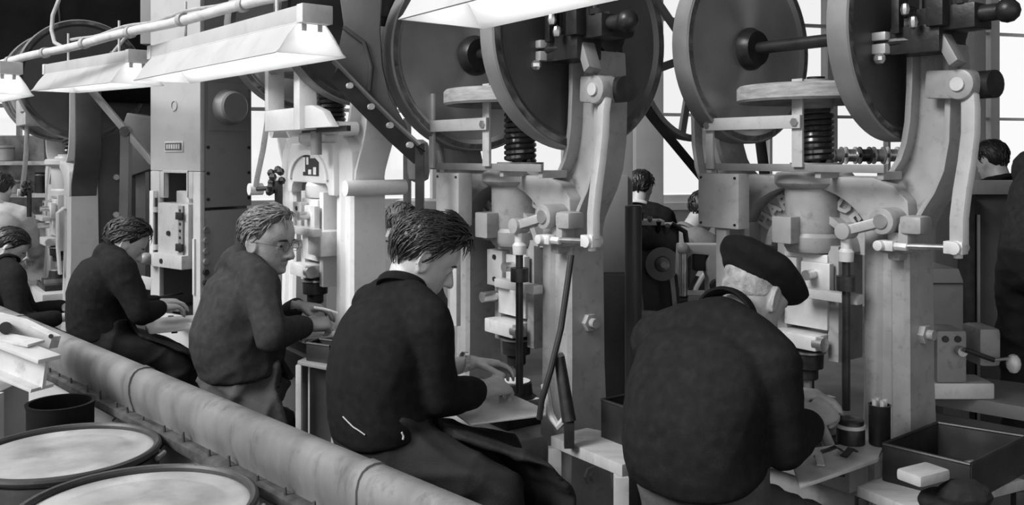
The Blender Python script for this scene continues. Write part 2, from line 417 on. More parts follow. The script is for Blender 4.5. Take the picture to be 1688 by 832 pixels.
# stand under the beam and the dark bin beside it
c = at(22, 690, 3.0)
t = thing('beam_stand', 'pale boxed steel stand beneath the beam end', 'stand', (c.x-.17, c.y+.05, 0))
MB().box((-.32, -.1, 0), (.08, .22, .80)).build('casing', 'pillar', t, bevel=.008)
MB().box((.085, -.09, 0), (.10, .02, .80)).build('corner_angle', 'beam', t)
c = at(100, 690, 2.95)
t = thing('round_waste_bin', 'dark round metal bin between the beam stand and the trough', 'bin', (c.x, c.y+.0, 0))
MB().lathe((0, 0, 0), (0, 0, 1), [(0, .09), (.02, .095), (.785, .10), (.80, .105), (.80, .093), (.1, .088), (.1, .01)], 40).build('body', 'ductdark', t)
MB().lathe((0, 0, .3), (0, 0, 1), [(0, .097), (.01, .102), (.02, .097)], 40).build('hoop', 'ductdark', t)

# hanging fluorescent lamps (near end a, far end b given for the far bottom lip)
def lamp(name_label, a, b, group='hanging fluorescent lamps'):
    a = Vector(a); b = Vector(b); d = (b-a); Ln = d.length; d.normalize()
    mid = (a+b)/2
    root = thing('fluorescent_lamp', name_label, 'lamp', tuple(a), 0, group)
    nb = Vector((d.y, -d.x, 0)).normalized()
    if nb.y > 0: nb = -nb                       # towards the camera
    W = .25; up = Vector((0, 0, 1))
    cen = nb*(W/2)                              # middle line of the fitting relative to the far lip
    ht = .105
    prof = [(.125, 0), (.112, .012), (.085, .055), (.062, .085), (.045, ht)]
    def rib(sgn):
        mb = MB(); vs = []; fs = []
        for L in (0, Ln):
            for (n, z) in prof: vs.append(cen+d*L+nb*sgn*n+up*z)
            for (n, z) in reversed(prof): vs.append(cen+d*L+nb*sgn*(n-.003)+up*(z-.002))
        k = len(prof)*2
        for j in range(k): fs.append((j, (j+1) % k, k+(j+1) % k, k+j))
        fs.append(tuple(range(k))); fs.append(tuple(range(2*k-1, k-1, -1)))
        mb.add(vs, fs); return mb
    rib(1).build('reflector', 'enamel_grey', root); rib(-1).build('reflector', 'white', root)
    ch = MB(); ch.beam(cen+up*(ht+.022)-d*.0, cen+up*(ht+.022)+d*Ln, .10, .055); ch.build('channel', 'enamel_grey', root, bevel=.003)
    MB().beam(cen+up*(ht-.002), cen+up*(ht-.002)+d*Ln, .10, .004).build('reflector_top', 'white', root)
    for L in (0, Ln):
        ep = MB(); vs = []
        pts = [(n, z) for n, z in prof]+[(-n, z) for n, z in reversed(prof)]
        s = -1 if L == 0 else 1
        for q in (0, .004):
            for n, z in pts: vs.append(cen+d*(L+s*q)+nb*n+up*z)
        k = len(pts); fs = [tuple(range(k)), tuple(range(2*k-1, k-1, -1))]+[(i, i+k, (i+1) % k+k, (i+1) % k) for i in range(k)]
        e = ep.add(vs, fs).build('end_plate', 'opal', root)
        eb = MB(); eb.beam(cen+d*(L+s*.002)+up*(ht+.022), cen+d*(L+s*.045)+up*(ht+.022), .108, .06); eb.build('end_cap', 'pipe', root, bevel=.004)
        for n in (-.028, .028): MB().beam(cen+nb*n+d*(L+s*.006)+up*(ht-.03), cen+nb*n+d*(L+s*.006)+up*(ht+.01), .016, .004, tuple(d)).build('clip', 'pipe', e)
    for n in (-.03, .03):
        MB().cyl(cen+nb*n+up*.065+d*.03, cen+nb*n+up*.065+d*(Ln-.03), .013, n=12).build('tube', 'tube', root)
    for L in (.18*Ln, .8*Ln):
        MB().cyl(cen+up*(ht+.04)+d*L, cen+up*(ht+.21)+d*L, .006, n=8).build('hanger', 'pipe', root)
    return root
lamp('nearest hanging fluorescent lamp, crossing in front of the big friction wheels', at(1190, -38, 1.72), at(797, 47, 2.29))
lamp('long hanging fluorescent lamp above the older worker with glasses', at(570, 95, 3.0), at(315, 137, 4.07))
lamp('hanging fluorescent lamp above the tall plain grey press', at(270, 141, 4.3), at(128, 153, 5.3))
lamp('hanging fluorescent lamp cut off by the left edge', at(56, 158, 4.55), at(-200, 205, 5.9))

# conduits above the lamps
def pt2(px, py, Z): return at(px, py, Z)
pa = pt2(-60, 119, 5.2); pb = pt2(470, -8, 3.2)
t = thing('conduit_pipe', 'pale conduit pipe the lamps hang from, rising across the top left', 'pipe', tuple(pb))
MB().tube([(pa-pb)*k+Vector((0, 0, .004*math.sin(k*20))) for k in np.linspace(0, 1, 24)], .020, 12).build('pipe', 'pipe', t)
MB().tube([(pa-pb)*k+Vector((0, 0, .026+.006*math.sin(k*37))) for k in np.linspace(0, .55, 24)], .007, 8).build('cable', 'cable', t)
for k in (.08, .22, .36, .5, .64, .78): MB().lathe((pa-pb)*k, (pa-pb), [(0, .026), (.03, .026)], 14).build('clamp', 'cable', t)
t = thing('lamp_cable', 'pale cable looping up from the dark trunk to the conduit', 'cable', tuple(at(96, 0, 5.2)))
o0 = at(96, 0, 5.2)
MB().tube([at(97, 0, 5.2)-o0, at(87, 25, 5.15)-o0, at(85, 50, 5.1)-o0, at(90, 70, 5.0)-o0, at(104, 78, 4.95)-o0], .011, 8).build('cable', 'cable', t)
t = thing('wire_pigtail', 'short looped wire feeding the lamp above the tall press', 'cable', tuple(at(185, 88, 4.6)))
o0 = at(185, 88, 4.6)
MB().tube([at(185, 88, 4.6)-o0, at(195, 76, 4.55)-o0, at(208, 60, 4.5)-o0, at(220, 49, 4.45)-o0, at(230, 49, 4.45)-o0], .008, 8).build('wire', 'cable', t)
MB().ball((0, 0, 0), .014, 8).build('plug', 'iron', t)

# ================================================================== friction screw presses
def disc_mesh(k, R, x0, sgn, tk=.075):
    """friction disc on the shaft: web plus heavy rim, axis along x; sgn +1: outer face to +x"""
    prof = [(-tk/2, R-.006), (-tk/2+.006, R), (tk/2-.006, R), (tk/2, R-.006), (tk/2, R-.03), (tk/2-.012, R-.045), (tk/2-.016, R*.5), (tk/2-.012, .075), (tk/2+.01, .07), (tk/2+.01, .03),
            (-tk/2-.01, .03), (-tk/2-.01, .07), (-tk/2+.012, .075), (-tk/2+.016, R*.5), (-tk/2+.012, R-.045), (-tk/2, R-.03)]
    return prof
RAMSET = ('ram', 'gib', 'gib_plate', 'clamp_screw', 'tool_holder', 'punch', 'punch_ring', 'punch_tip', 'die', 'trip_arm')
def _finish(root, ry, X, zo, B, ls):
    if ls < 0:
        path = [(-.205, -.20, 1.86), (-.21, -.2, 1.75), (-.235, -.2, 1.64), (-.29, -.2, 1.52), (-.365, -.2, 1.40), (-.385, -.2, 1.355)]
        B(MB().ribbon([(X(x), X(y), z+zo-.05) for x, y, z in path], (1, -.35, 0), .05, .024), 'pull_rod', 'paint_pale', bev=.004)
        e = Vector((X(-.385), X(-.2), 1.30+zo)); g0 = Vector((X(-.10), X(-.19), 1.315+zo))
        B(MB().cyl(e, g0, .010, n=10), 'tie_rod', 'iron')
        B(MB().cyl(e+V(0, -.03, 0), e+V(0, .03, 0), .026, n=12), 'clevis', 'plate')
        st = MB(); cn = g0+V(.03, -.02, .03)
        for i in range(9):
            a = i*2.4; st.ball(cn+V(.035*math.cos(a)*(1+.3*math.sin(i)), -.02*(i % 3), .045*math.sin(a)), .017, 8)
        st.cyl(cn+V(0, 0, -.20), cn, .016, n=10)
        B(st, 'adjuster_knobs', 'iron')
    if ry:
        for o in root.children:
            if o.name.split('.')[0] in RAMSET: o.location.y += ry
    return root
def press(label, loc, phi, k=1., zo=0., paint='paint', lever_side=1, guard='box', letters=True, detail=True, disc_R=.345, group='friction screw presses in a row', side_paint=None, zs=1.985, belt=None, boff=0., pR=.335, kd=1., ry=0., simple=False):
    rz = -math.radians(90-phi)
    root = thing('screw_press', label, 'press', (loc[0], loc[1], 0), rz, group)
    B = lambda mb, name, m, p=root, bev=0.: mb.build(name, m, p, bevel=bev)
    def X(v): return v*k
    Zs = zs+zo
    # ---- pedestal and bed
    b = MB()
    if zo > .02: B(MB().box((X(-.40), X(-.19), 0), (X(.40), X(.25), zo)), 'plinth', 'concrete', bev=.01)
    b.box((X(-.44), X(-.16), zo), (X(.44), X(.20), zo+.06)); b.box((X(-.26), X(-.13), zo+.06), (X(.26), X(.16), zo+.56))
    B(b, 'pedestal', paint, bev=.012)
    bed = MB().box((X(-.25), X(-.19), zo+.56), (X(.25), X(.16), zo+.66)); B(bed, 'bed', paint, bev=.01)
    B(MB().box((X(-.14), X(-.16), zo+.66), (X(.14), X(.08), zo+.70)), 'bolster', 'iron', bev=.005)
    # ---- columns
    for s in (-1, 1):
        c = MB(); rings = [(.0, .205, .435, -.13, .14), (.25, .212, .405, -.11, .11), (.6, .222, .385, -.09, .08), (.9, .225, .378, -.082, .07), (1.36, .225, .375, -.08, .065)]
        vs = []; fs = []
        for z, a, e, y0, y1 in rings:
            for (x, y) in ((a, y0+.012), (a+.012, y0), (a+.05, y0), (a+.062, y0+.014), (e-.062, y0+.014), (e-.05, y0), (e-.012, y0), (e, y0+.012), (e, y1), (a, y1)):
                vs.append((X(x)*s, X(y), z+zo))
        for i in range(len(rings)-1):
            for j in range(10): fs.append((i*10+j, i*10+(j+1) % 10, i*10+10+(j+1) % 10, i*10+10+j))
        fs.append(tuple(range(10))); fs.append(tuple(range(len(vs)-1, len(vs)-11, -1)))
        co = B(c.add(vs, fs), 'column', paint)
        if detail:
            for z in (.55, 1.05):
                B(MB().cyl((X(.376)*s, 0, z+zo), (X(.376)*s+.02*s, 0, z+zo), .03, n=6).cyl((X(.376)*s, 0, z+zo), (X(.376)*s+.04*s, 0, z+zo), .016, n=12), 'tie_bolt', paint, co)
    # ---- crosshead: thick frame with an arch, thin web inside, boss in the middle
    outer = [(-.376, 1.30), (-.38, 1.40), (-.375, 1.46), (-.33, 1.505), (-.26, 1.53), (.26, 1.53), (.33, 1.505), (.375, 1.46), (.38, 1.40), (.376, 1.30), (.255, 1.30)]
    arch = [(.255*math.cos(a), 1.30+.195*math.sin(a)) for a in np.linspace(0, math.pi, 25)]
    b = MB(); b.prism([(X(x), z+zo) for x, z in outer+arch[1:]], X(-.08), X(.065)); B(b, 'crosshead', paint, bev=.01)
    b = MB(); b.prism([(X(x), z+zo) for x, z in arch]+[(X(-.255), 1.275+zo), (X(.255), 1.275+zo)], X(-.005), X(.045)); web = B(b, 'crosshead_web', paint)
    ar2 = [(.17*math.cos(a), 1.285+.13*math.sin(a)) for a in np.linspace(0, math.pi, 21)]; ar3 = [(.145*math.cos(a), 1.285+.107*math.sin(a)) for a in np.linspace(0, math.pi, 21)]
    B(MB().strip([(X(x), z+zo) for x, z in ar2], [(X(x), z+zo) for x, z in ar3], X(-.05), X(.0)), 'web_rib', paint)
    B(MB().lathe((0, X(-.01), zo), (0, 0, 1), [(1.27, X(.07)), (1.275, X(.090)), (1.29, X(.099)), (1.325, X(.10)), (1.338, X(.092)), (1.345, X(.094)), (1.485, X(.097)), (1.495, X(.122)), (1.505, X(.13)), (1.53, X(.13)), (1.54, X(.122)), (1.545, X(.08)), (1.56, X(.072))], 40), 'boss', paint)
    if not simple: B(MB().box((X(-.065), X(-.155), 1.305+zo), (X(.012), X(-.08), 1.395+zo)), 'stop_block', paint, bev=.006)
    if letters:
        for txt, a0, rr in (('H', 156, .212), ('A', 139, .212), ('R', 123, .212), ('D', 56, .212), ('E', 39, .212)):
            a = math.radians(a0); px, pz = X(rr*math.cos(a)), 1.30+.160*math.sin(a)+zo
            mt = Matrix.Translation((px, X(-.006), pz)) @ Matrix.Rotation(math.pi/2, 4, 'X') @ Matrix.Rotation(a-math.pi/2, 4, 'Z')
            text_obj(txt, X(.074), .012, 'paint_pale', web, mt, 'raised_letter')
    # ---- arms rising to the shaft
    inn = [(.235, 1.505), (.262, 1.515), (.288, 1.528), (.315, 1.55), (.338, 1.585), (.355, 1.635), (.366, 1.70), (.372, 1.80), (.374, 1.93)]
    out = [(.374, 1.30), (.378, 1.345), (.392, 1.39), (.418, 1.435), (.45, 1.485), (.478, 1.55), (.494, 1.64), (.498, 1.77), (.488, 1.93)]
    zscale = (Zs-zo-1.985)
    def sh(P, d): return [(X(x+d), z+zo+zscale*max(0, (z-1.5)/.45)) for x, z in P]
    for s in (-1, 1):
        q = lambda P: [(x*s, z) for x, z in P]
        a = MB().strip(q(sh(inn, .0)), q(sh(out, 0)), X(-.03), X(.03)); arm = B(a, 'arm', paint)
        B(MB().strip(q(sh(inn, -.004)), q(sh(inn, .016)), X(-.078), X(.06)), 'arm_flange', paint, arm, .004)
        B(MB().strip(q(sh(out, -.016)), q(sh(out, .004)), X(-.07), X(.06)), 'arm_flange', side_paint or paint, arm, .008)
        brg = MB().box((X(.365)*s, X(-.06), Zs-.065), (X(.478)*s, X(.06), Zs+.05)); brg.cyl((X(.355)*s, 0, Zs), (X(.49)*s, 0, Zs), .062, n=24)
        bo = B(brg, 'bearing', 'iron', bev=.006)
        for y in (-.045, .045):
            B(MB().cyl((X(.42)*s, y, Zs+.04), (X(.42)*s, y, Zs+.085), .011, n=6), 'bearing_bolt', 'iron', bo)
    # ---- shaft with discs and drive pulley
    B(MB().cyl((X(-.62 if pR else -.50), 0, Zs), (X(.50 if simple else .57), 0, Zs), .022, n=16), 'drive_shaft', 'iron')
    R = X(disc_R)
    for s in (-1, 1):
        tk = .075*k; xc = X(.305)*s*kd
        pr = disc_mesh(k, R, 0, s, tk)
        face = [p for p in pr]
        d = MB().lathe((xc, 0, Zs), (1, 0, 0), [face[i] for i in range(3, len(face))]+[(-tk/2, R-.03)][:0], 72, True)
        dd = B(d, 'friction_disc', 'disc_turned' if s < 0 else 'disc')
        B(MB().lathe((xc, 0, Zs), (1, 0, 0), [(-tk/2, R-.008), (-tk/2+.005, R), (tk/2-.005, R), (tk/2, R-.008), (tk/2, R-.028), (tk/2-.008, R-.034), (-tk/2+.008, R-.034), (-tk/2, R-.028)], 72, True), 'disc_rim', 'rim', dd)
        B(MB().lathe((xc-.5*tk-.03, 0, Zs), (1, 0, 0), [(0, .05), (.0, .062), (.03, .078), (tk+.03, .078), (tk+.06, .062), (tk+.06, .05)], 28), 'hub', 'iron', dd)
    if pR:
        pw = .06; px = X(-.545); PR = X(pR)
        pl = MB().lathe((px, 0, Zs), (1, 0, 0), [(-pw/2, PR-.004), (0, PR), (pw/2, PR-.004), (pw/2, PR-.022), (0, PR-.028), (-pw/2, PR-.022)], 72, True)
        po = B(pl, 'drive_pulley', 'rim')
        for i in range(6):
            a = i*math.pi/3+.3; B(MB().beam((px, .04*math.cos(a), Zs+.04*math.sin(a)), (px, (PR-.02)*math.cos(a), Zs+(PR-.02)*math.sin(a)), .03, .014, (1, 0, 0)), 'spoke', 'paint_mid', po)
        B(MB().cyl((px-.05, 0, Zs), (px+.05, 0, Zs), .05, n=20), 'hub', 'iron', po)
        if belt:
            by, bz, br = belt                                   # small motor pulley behind
            d = Vector((by, bz-Zs)); L = d.length; th = math.atan2(d.y, d.x); al = math.acos((PR-br)/L)
            pts = []
            for a in np.linspace(th+al, th-al+2*math.pi, 40): pts.append((px, PR*math.cos(a), Zs+PR*math.sin(a)))
            for a in np.linspace(th-al, th+al, 16): pts.append((px, by+br*math.cos(a), bz+br*math.sin(a)))
            pts.append(pts[0]); B(MB().ribbon([Vector(p) for p in pts], (1, 0, 0), .05, .007), 'drive_belt', 'iron')
            mo = MB().lathe((px-.03, by, bz), (1, 0, 0), [(0, br-.004), (.03, br-.002), (.06, br-.004)], 28); B(mo, 'motor_pulley', 'iron')
            B(MB().lathe((px+.05, by, bz), (1, 0, 0), [(0, .03), (0, .07), (.03, .105), (.24, .11), (.27, .08), (.27, .02)], 28), 'motor', 'paint_mid')
    # ---- screw, spring, flywheel
    B(MB().cyl((0, 0, 1.55+zo), (0, 0, Zs-.12), .030, n=20), 'screw', 'iron')
    n = 9*24; zz = (1.575+zo, Zs-.235)
    B(MB().tube([(.05*math.cos(2*math.pi*i/24), .05*math.sin(2*math.pi*i/24), zz[0]+(zz[1]-zz[0])*i/n) for i in range(0, n+1, 2)], .0105, 6), 'spring', 'spring')
    B(MB().cyl((0, 0, 1.558+zo), (0, 0, 1.573+zo), .085, n=28), 'spring_seat', paint)
    fr = X(.262)*kd; fz = Zs-.18
    fw = B(MB().lathe((0, 0, fz), (0, 0, 1), [(-.025, fr-.03), (-.028, fr-.008), (-.02, fr), (.02, fr), (.028, fr-.008), (.025, fr-.03), (.012, fr-.05), (.012, .06), (.05, .055), (.05, .02), (-.05, .02), (-.05, .055), (-.012, .06), (-.012, fr-.05)], 64, True), 'flywheel', 'leather')
    # ---- guard rail: long flat bar, two posts, cross bar, cover plate
    gy = X(-.185)
    if guard:
        B(MB().box((X(-.33), gy, 1.545+zo), (X(.36), gy+.012, 1.57+zo)), 'guard_bar', 'rim', bev=.002)
        for x in (.115, .33):
            B(MB().box((X(x), gy+.012, 1.525+zo), (X(x)+.022, X(-.07), 1.55+zo)), 'guard_lug', paint, bev=.003)
        g = B(MB().box((X(.045), gy-.012, 1.56+zo), (X(.085), gy-.001, 1.845+zo)), 'guard_post', 'paint_pale', bev=.002)
        B(MB().cyl((X(.065), gy-.03, 1.705+zo), (X(.065), gy-.012, 1.705+zo), .014, n=6), 'bolt', 'steel', g)
        g = B(MB().box((X(-.315), gy-.012, 1.55+zo), (X(-.283), gy-.001, 1.83+zo)), 'guard_post', 'paint_pale', bev=.002)
        B(MB().cyl((X(-.30), gy-.03, 1.705+zo), (X(-.30), gy-.012, 1.705+zo), .012, n=6), 'bolt', 'steel', g)
        B(MB().box((X(-.315), gy-.024, 1.685+zo), (X(.085), gy-.0125, 1.728+zo)), 'guard_cross_bar', 'paint_pale', bev=.002)
        cp = B(MB().box((X(-.335+boff), gy-.03, 1.345+zo), (X(-.155+boff*.75), gy+.03, 1.535+zo)), 'cover_box', 'paint_pale', bev=.006)
        for x in (-.32+boff, -.17+boff*.75):
            for z in (1.36, 1.52): B(MB().cyl((X(x), gy-.034, z+zo), (X(x), gy-.028, z+zo), .0045, n=8), 'screw_head', 'iron', cp)
        B(MB().box((X(-.27+boff), gy-.01, .98+zo), (X(-.225+boff), gy+.01, 1.34+zo)), 'cover_bracket', 'paint_pale', bev=.003)
        B(MB().tube([(X(-.31), gy, 1.70+zo), (X(-.35), gy+.05, 1.62+zo), (X(-.34), gy+.07, 1.52+zo), (X(-.30), gy+.04, 1.46+zo)], .012, 8), 'conduit', 'paint_pale')
    # ---- ram, gibs and tooling
    b = MB().box((X(-.085), X(-.10), 1.02+zo), (X(.085), X(.04), 1.27+zo)); ram = B(b, 'ram', 'plate', bev=.006)
    for s in (-1, 1):
        B(MB().box((X(.10)*s-.02, X(-.09), .92+zo), (X(.10)*s+.02, X(.05), 1.30+zo)), 'gib', paint, bev=.004)
    gp = B(MB().box((X(-.105), X(-.135), 1.125+zo), (X(-.01), X(-.10), 1.255+zo)), 'gib_plate', 'paint_pale', bev=.004)
    for z in (1.15, 1.23): B(MB().cyl((X(-.055), X(-.14), z+zo), (X(-.055), X(-.134), z+zo), .009, n=10), 'bolt', 'iron', gp)
    B(MB().box((X(.0), X(-.125), 1.14+zo), (X(.11), X(-.10), 1.245+zo)), 'gib_plate', 'plate', bev=.004)
    B(MB().cyl((X(.05), X(-.17), 1.205+zo), (X(.05), X(-.12), 1.205+zo), .017, n=14), 'clamp_screw', 'steel')
    B(MB().cyl((X(-.10), X(-.16), 1.08+zo), (X(-.10), X(-.10), 1.08+zo), .02, n=14), 'clamp_screw', 'steel')
    hd = B(MB().box((X(-.10), X(-.15), .955+zo), (X(.075), X(-.02), 1.005+zo)), 'tool_holder', 'plate', bev=.006)
    B(MB().cyl((X(.095), X(-.13), .98+zo), (X(.06), X(-.13), .98+zo), .024, n=18), 'holder_screw', 'steel', hd)
    B(MB().lathe((X(-.01), X(-.07), zo), (0, 0, 1), [(.84, .030), (.845, .034), (.875, .034), (.88, .05), (.935, .052), (.94, .045), (.96, .045)], 28), 'punch', 'iron')
    B(MB().lathe((X(-.01), X(-.07), zo), (0, 0, 1), [(.928, .046), (.931, .058), (.938, .058), (.941, .046)], 28), 'punch_ring', 'steel')
    B(MB().cyl((X(-.01), X(-.07), .80+zo), (X(-.01), X(-.07), .845+zo), .014, n=14), 'punch_tip', 'steel')
    di = B(MB().lathe((X(-.01), X(-.07), zo), (0, 0, 1), [(.70, .075), (.72, .078), (.735, .06), (.775, .055), (.78, .05), (.778, .02)], 30), 'die', 'iron')
    B(MB().lathe((X(-.01), X(-.07), zo), (0, 0, 1), [(.774, .052), (.782, .05), (.783, .03)], 30), 'die_ring', 'brass', di)
    for s in (-1, 1): B(MB().box((X(.055)*s-.012, X(-.15), .70+zo), (X(.055)*s+.012, X(-.02), .725+zo)), 'clamp', 'steel', di)
    B(MB().box((X(.02), X(-.19), 1.135+zo), (X(.25), X(-.15), 1.165+zo)), 'trip_arm', 'paint_pale', bev=.004)
    # ---- trip gear on the right: lever, vertical trip rod, curved pull rod, tie rod
    ls = lever_side
    if simple: return _finish(root, ry, X, zo, B, ls)
    B(MB().cyl((X(.225), X(-.17), .81+zo), (X(.225), X(-.17), 1.36+zo), .0125, n=12), 'trip_rod', 'iron')
    B(MB().lathe((X(.225), X(-.17), 1.27+zo), (0, 0, 1), [(0, .014), (0, .022), (.03, .024), (.04, .016), (.075, .016)], 14), 'trip_collar', 'plate')
    B(MB().lathe((X(.225), X(-.17), 1.18+zo), (0, 0, 1), [(0, .014), (0, .03), (.045, .03), (.045, .014)], 16), 'trip_guide', 'iron')
    lv = MB(); a = Vector((X(.23), X(-.175), 1.365+zo)); c = Vector((X(.335), X(-.13), 1.40+zo))
    lv.beam(a, c, .03, .05, (0, 1, 0)); lv.cyl(c+V(0, -.03, 0), c+V(0, .06, 0), .04, n=24); lv.cyl(a+V(0, -.028, 0), a+V(0, .028, 0), .026, n=20)
    lev = B(lv, 'rocker_lever', paint, bev=.004)
    B(MB().cyl(c+V(0, -.036, 0), c+V(0, -.028, 0), .022, n=16), 'pivot_pin', 'steel', lev)
    f = MB(); f.box((X(.375), X(-.14), 1.305+zo), (X(.41), X(-.08), 1.40+zo)); f.box((X(.385), X(-.15), 1.365+zo), (X(.455), X(-.08), 1.42+zo)); f.box((X(.335), X(-.13), 1.28+zo), (X(.378), X(-.08), 1.37+zo))
    B(f, 'lever_bracket', paint, bev=.014)
    if ls > 0:
        pv = MB(); p0 = Vector((X(.535), X(-.09), 1.80+zo)); pv.beam(p0+V(-.10, .03, .01), p0+V(.02, -.005, 0), .05, .085, (0, 0, 1)); pv.cyl(p0+V(.02, -.045, 0), p0+V(.02, .03, 0), .045, n=24)
        pvo = B(pv, 'rod_pivot', paint, bev=.012)
        B(MB().cyl(p0+V(.02, -.052, 0), p0+V(.02, -.044, 0), .02, n=14), 'pin', 'plate', pvo)
        B(MB().cyl(p0+V(.03, .04, 0), p0+V(.09, .03, 0), .04, n=18), 'counter_knob', 'iron', pvo)
        path = [(.572, -.10, 1.775), (.585, -.12, 1.73), (.587, -.125, 1.66), (.580, -.13, 1.58), (.569, -.135, 1.50), (.562, -.14, 1.42), (.562, -.14, 1.345)]
        B(MB().ribbon([(X(x), X(y), z+zo) for x, y, z in path], (1, -.35, 0), .05, .024), 'pull_rod', 'paint_pale', bev=.004)
        e = Vector((X(.562), X(-.145), 1.338+zo)); g0 = Vector((X(.355), X(-.15), 1.328+zo))
        B(MB().cyl(e, g0, .0085, n=10), 'tie_rod', 'steel')
        cl = MB(); cl.beam(e+V(-.035, 0, 0), e+V(.02, 0, 0), .036, .036); cl.cyl(e+V(.0, -.03, 0), e+V(.0, .03, 0), .019, n=12); cl.cyl(e+V(.0, 0, -.03), e+V(.0, 0, .02), .013, n=8)
        B(cl, 'clevis', 'plate', bev=.003)
        cl = MB(); cl.beam(g0+V(-.03, 0, 0), g0+V(.02, 0, 0), .03, .03); cl.cyl(g0+V(-.02, -.03, 0), g0+V(-.02, .03, 0), .016, n=12); cl.cyl(g0+V(.02, 0, 0), g0+V(.06, 0, 0), .013, n=6)
        B(cl, 'clevis', 'plate', bev=.003)
    # ---- shift gear beside the right bearing: blocks, forks, nuts, end knob
    if detail:
        q = Vector((X(.47), X(-.05), Zs))
        def bb(lo, hi, m='iron', name='shift_block'): return B(MB().box(tuple(q+Vector(lo)), tuple(q+Vector(hi))), name, m, bev=.004)
        bb((-.10, -.12, -.09), (.05, -.02, -.01)); bb((-.03, -.10, -.03), (.14, .0, .04)); bb((.02, -.14, -.02), (.07, -.10, .08))
        bb((-.085, -.14, -.03), (-.06, -.11, .09), 'iron', 'shift_fork')
        B(MB().cyl(q+V(-.14, -.12, -.05), q+V(.0, -.10, -.05), .014, n=10), 'shift_rod', 'iron')
        bb((-.175, -.145, -.045), (-.10, -.10, -.02), 'plate', 'shift_shoe'); bb((-.17, -.145, -.085), (-.10, -.10, -.055), 'plate', 'shift_shoe')
        B(MB().ball(q+V(-.115, -.15, -.10), .018, 10), 'shift_ball', 'brass')
        B(MB().cyl(q+V(.10, -.06, .01), q+V(.21, -.06, .01), .024, n=14), 'shaft_end', 'iron')
        B(MB().ball(q+V(.21, -.06, .01), .034, 12), 'end_knob', 'iron')
        for dx, dz in ((-.07, .11), (-.02, .12), (.045, .10), (.10, .07)):
            B(MB().cyl(q+V(dx, -.09, .02), q+V(dx, -.09, dz), .009, n=8).cyl(q+V(dx, -.09, dz-.03), q+V(dx, -.09, dz-.012), .017, n=6), 'stud', 'iron')
        for dx, dz in ((-.035, .035), (.045, .13), (.068, .13), (-.01, -.005)):
            B(MB().ball(q+V(dx, -.15, dz), .014, 8, (1, 1, 1.5)), 'bright_nut', 'steel')
        B(MB().beam(q+V(-.005, -.06, .02), q+V(.09, -.09, -.13), .03, .05, (0, 1, 0)), 'shift_link', 'paint_mid', bev=.004)
    return _finish(root, ry, X, zo, B, ls)

P4 = press('grey friction screw press nearest the right, facing the worker in the black beret', (1.035, 3.10), 37, 1.0, 0, 'paint', belt=(.42, 1.28, .06), ry=.04)
P3 = press('grey friction screw press in the middle, facing the young dark-haired worker', (.03, 3.30), 36, 1.0, 0, 'paint', boff=.10, pR=None, kd=1.06, disc_R=.372, ry=.06)
P2 = press('white friction screw press facing the older worker with glasses', (-.75, 3.78), 35, .96, .15, 'paint_white', lever_side=-1, letters=False, guard=None, detail=False, side_paint='paint_white', disc_R=.36, simple=True, pR=None)
for o in P2.children:
    if o.name.split('.')[0] in ('pedestal', 'bed', 'plinth'): o.data.materials[0] = M['paint_dark']  # foot of the white press coloured dark to offset the sun on it
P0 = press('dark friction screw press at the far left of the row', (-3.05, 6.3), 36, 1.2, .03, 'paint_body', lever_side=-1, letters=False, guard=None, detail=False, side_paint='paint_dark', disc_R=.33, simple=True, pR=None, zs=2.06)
MB().box((.24, .07, .06), (.40, .52, 1.98)).build('rear_casing', 'paint_dark', P0, bevel=.02)
MB().prism([(.20, 1.95), (.46, 1.95), (.75, 2.22), (-.2, 2.22)], .0, .45).build('hopper', 'ductdark', P0, bevel=.01)
for z in (.95, 1.2, 1.45): MB().cyl((.40, .2, z), (.42, .2, z), .02, n=8).build('casing_bolt', 'plate', P0)
for dx in (0, .035): MB().tube([(.30+dx, -.10, 1.25), (.31+dx, -.14, 1.22), (.31+dx, -.14, 1.0), (.33+dx, -.13, .82)], .011, 8).build('hose', 'paint_pale', P0)
MB().box((-.32, -.3, 1.80), (.10, -.1, 1.98)).build('front_box', 'paint_pale', P0, bevel=.01)

# extras of the white press: open box bracket, front casting, column ledge, maker's mark
k = .96; g = -.22
f = MB()
for x0, z0, x1, z1 in ((-.125, 1.63, -.085, 1.82), (.19, 1.545, .25, 1.83), (-.125, 1.545, .19, 1.63), (-.14, 1.82, .20, 1.845)):
    f.box((x0, g-.02, z0+.15), (x1, g+.05, z1+.15))
f.build('box_bracket', 'paint_white', P2, bevel=.004)
MB().prism([(.25, 1.70), (.50, 1.70), (.42, 1.76), (.32, 1.785), (.25, 1.785)], g, g+.03).build('bracket_gusset', 'paint_white', P2, bevel=.003)
MB().box((.1, g+.05, 1.685), (.52, g+.065, 1.705)).build('guard_bar', 'iron', P2)
MB().cyl((.22, -.16, 1.60), (.22, -.16, 1.69), .022, n=14).build('stop_pin', 'paint_mid', P2)
ap = [(-.24, 1.44), (-.235, 1.60), (-.19, 1.65), (.24, 1.65), (.25, 1.44), (.19, 1.44), (.185, 1.47), (.165, 1.485), (-.165, 1.485), (-.185, 1.47), (-.19, 1.44)]
MB().prism(ap, -.10, -.05).build('front_casting', 'paint_white', P2, bevel=.010)
ar2 = [(.20*math.cos(a), 1.50+.12*math.sin(a)) for a in np.linspace(0, math.pi, 21)]; ar3 = [(.18*math.cos(a), 1.50+.10*math.sin(a)) for a in np.linspace(0, math.pi, 21)]
MB().strip(ar2, ar3, -.11, -.09).build('casting_rib', 'paint_white', P2)
for s in (-1, 1):
    MB().cyl((.41*k*s, -.12, 1.475), (.41*k*s, .13, 1.475), .03, n=18).build('column_ledge', 'paint_white', P2)
    MB().cyl((.36*k*s, -.13, 1.70), (.36*k*s, -.05, 1.70), .026, n=16).build('arm_boss', 'paint_white', P2)
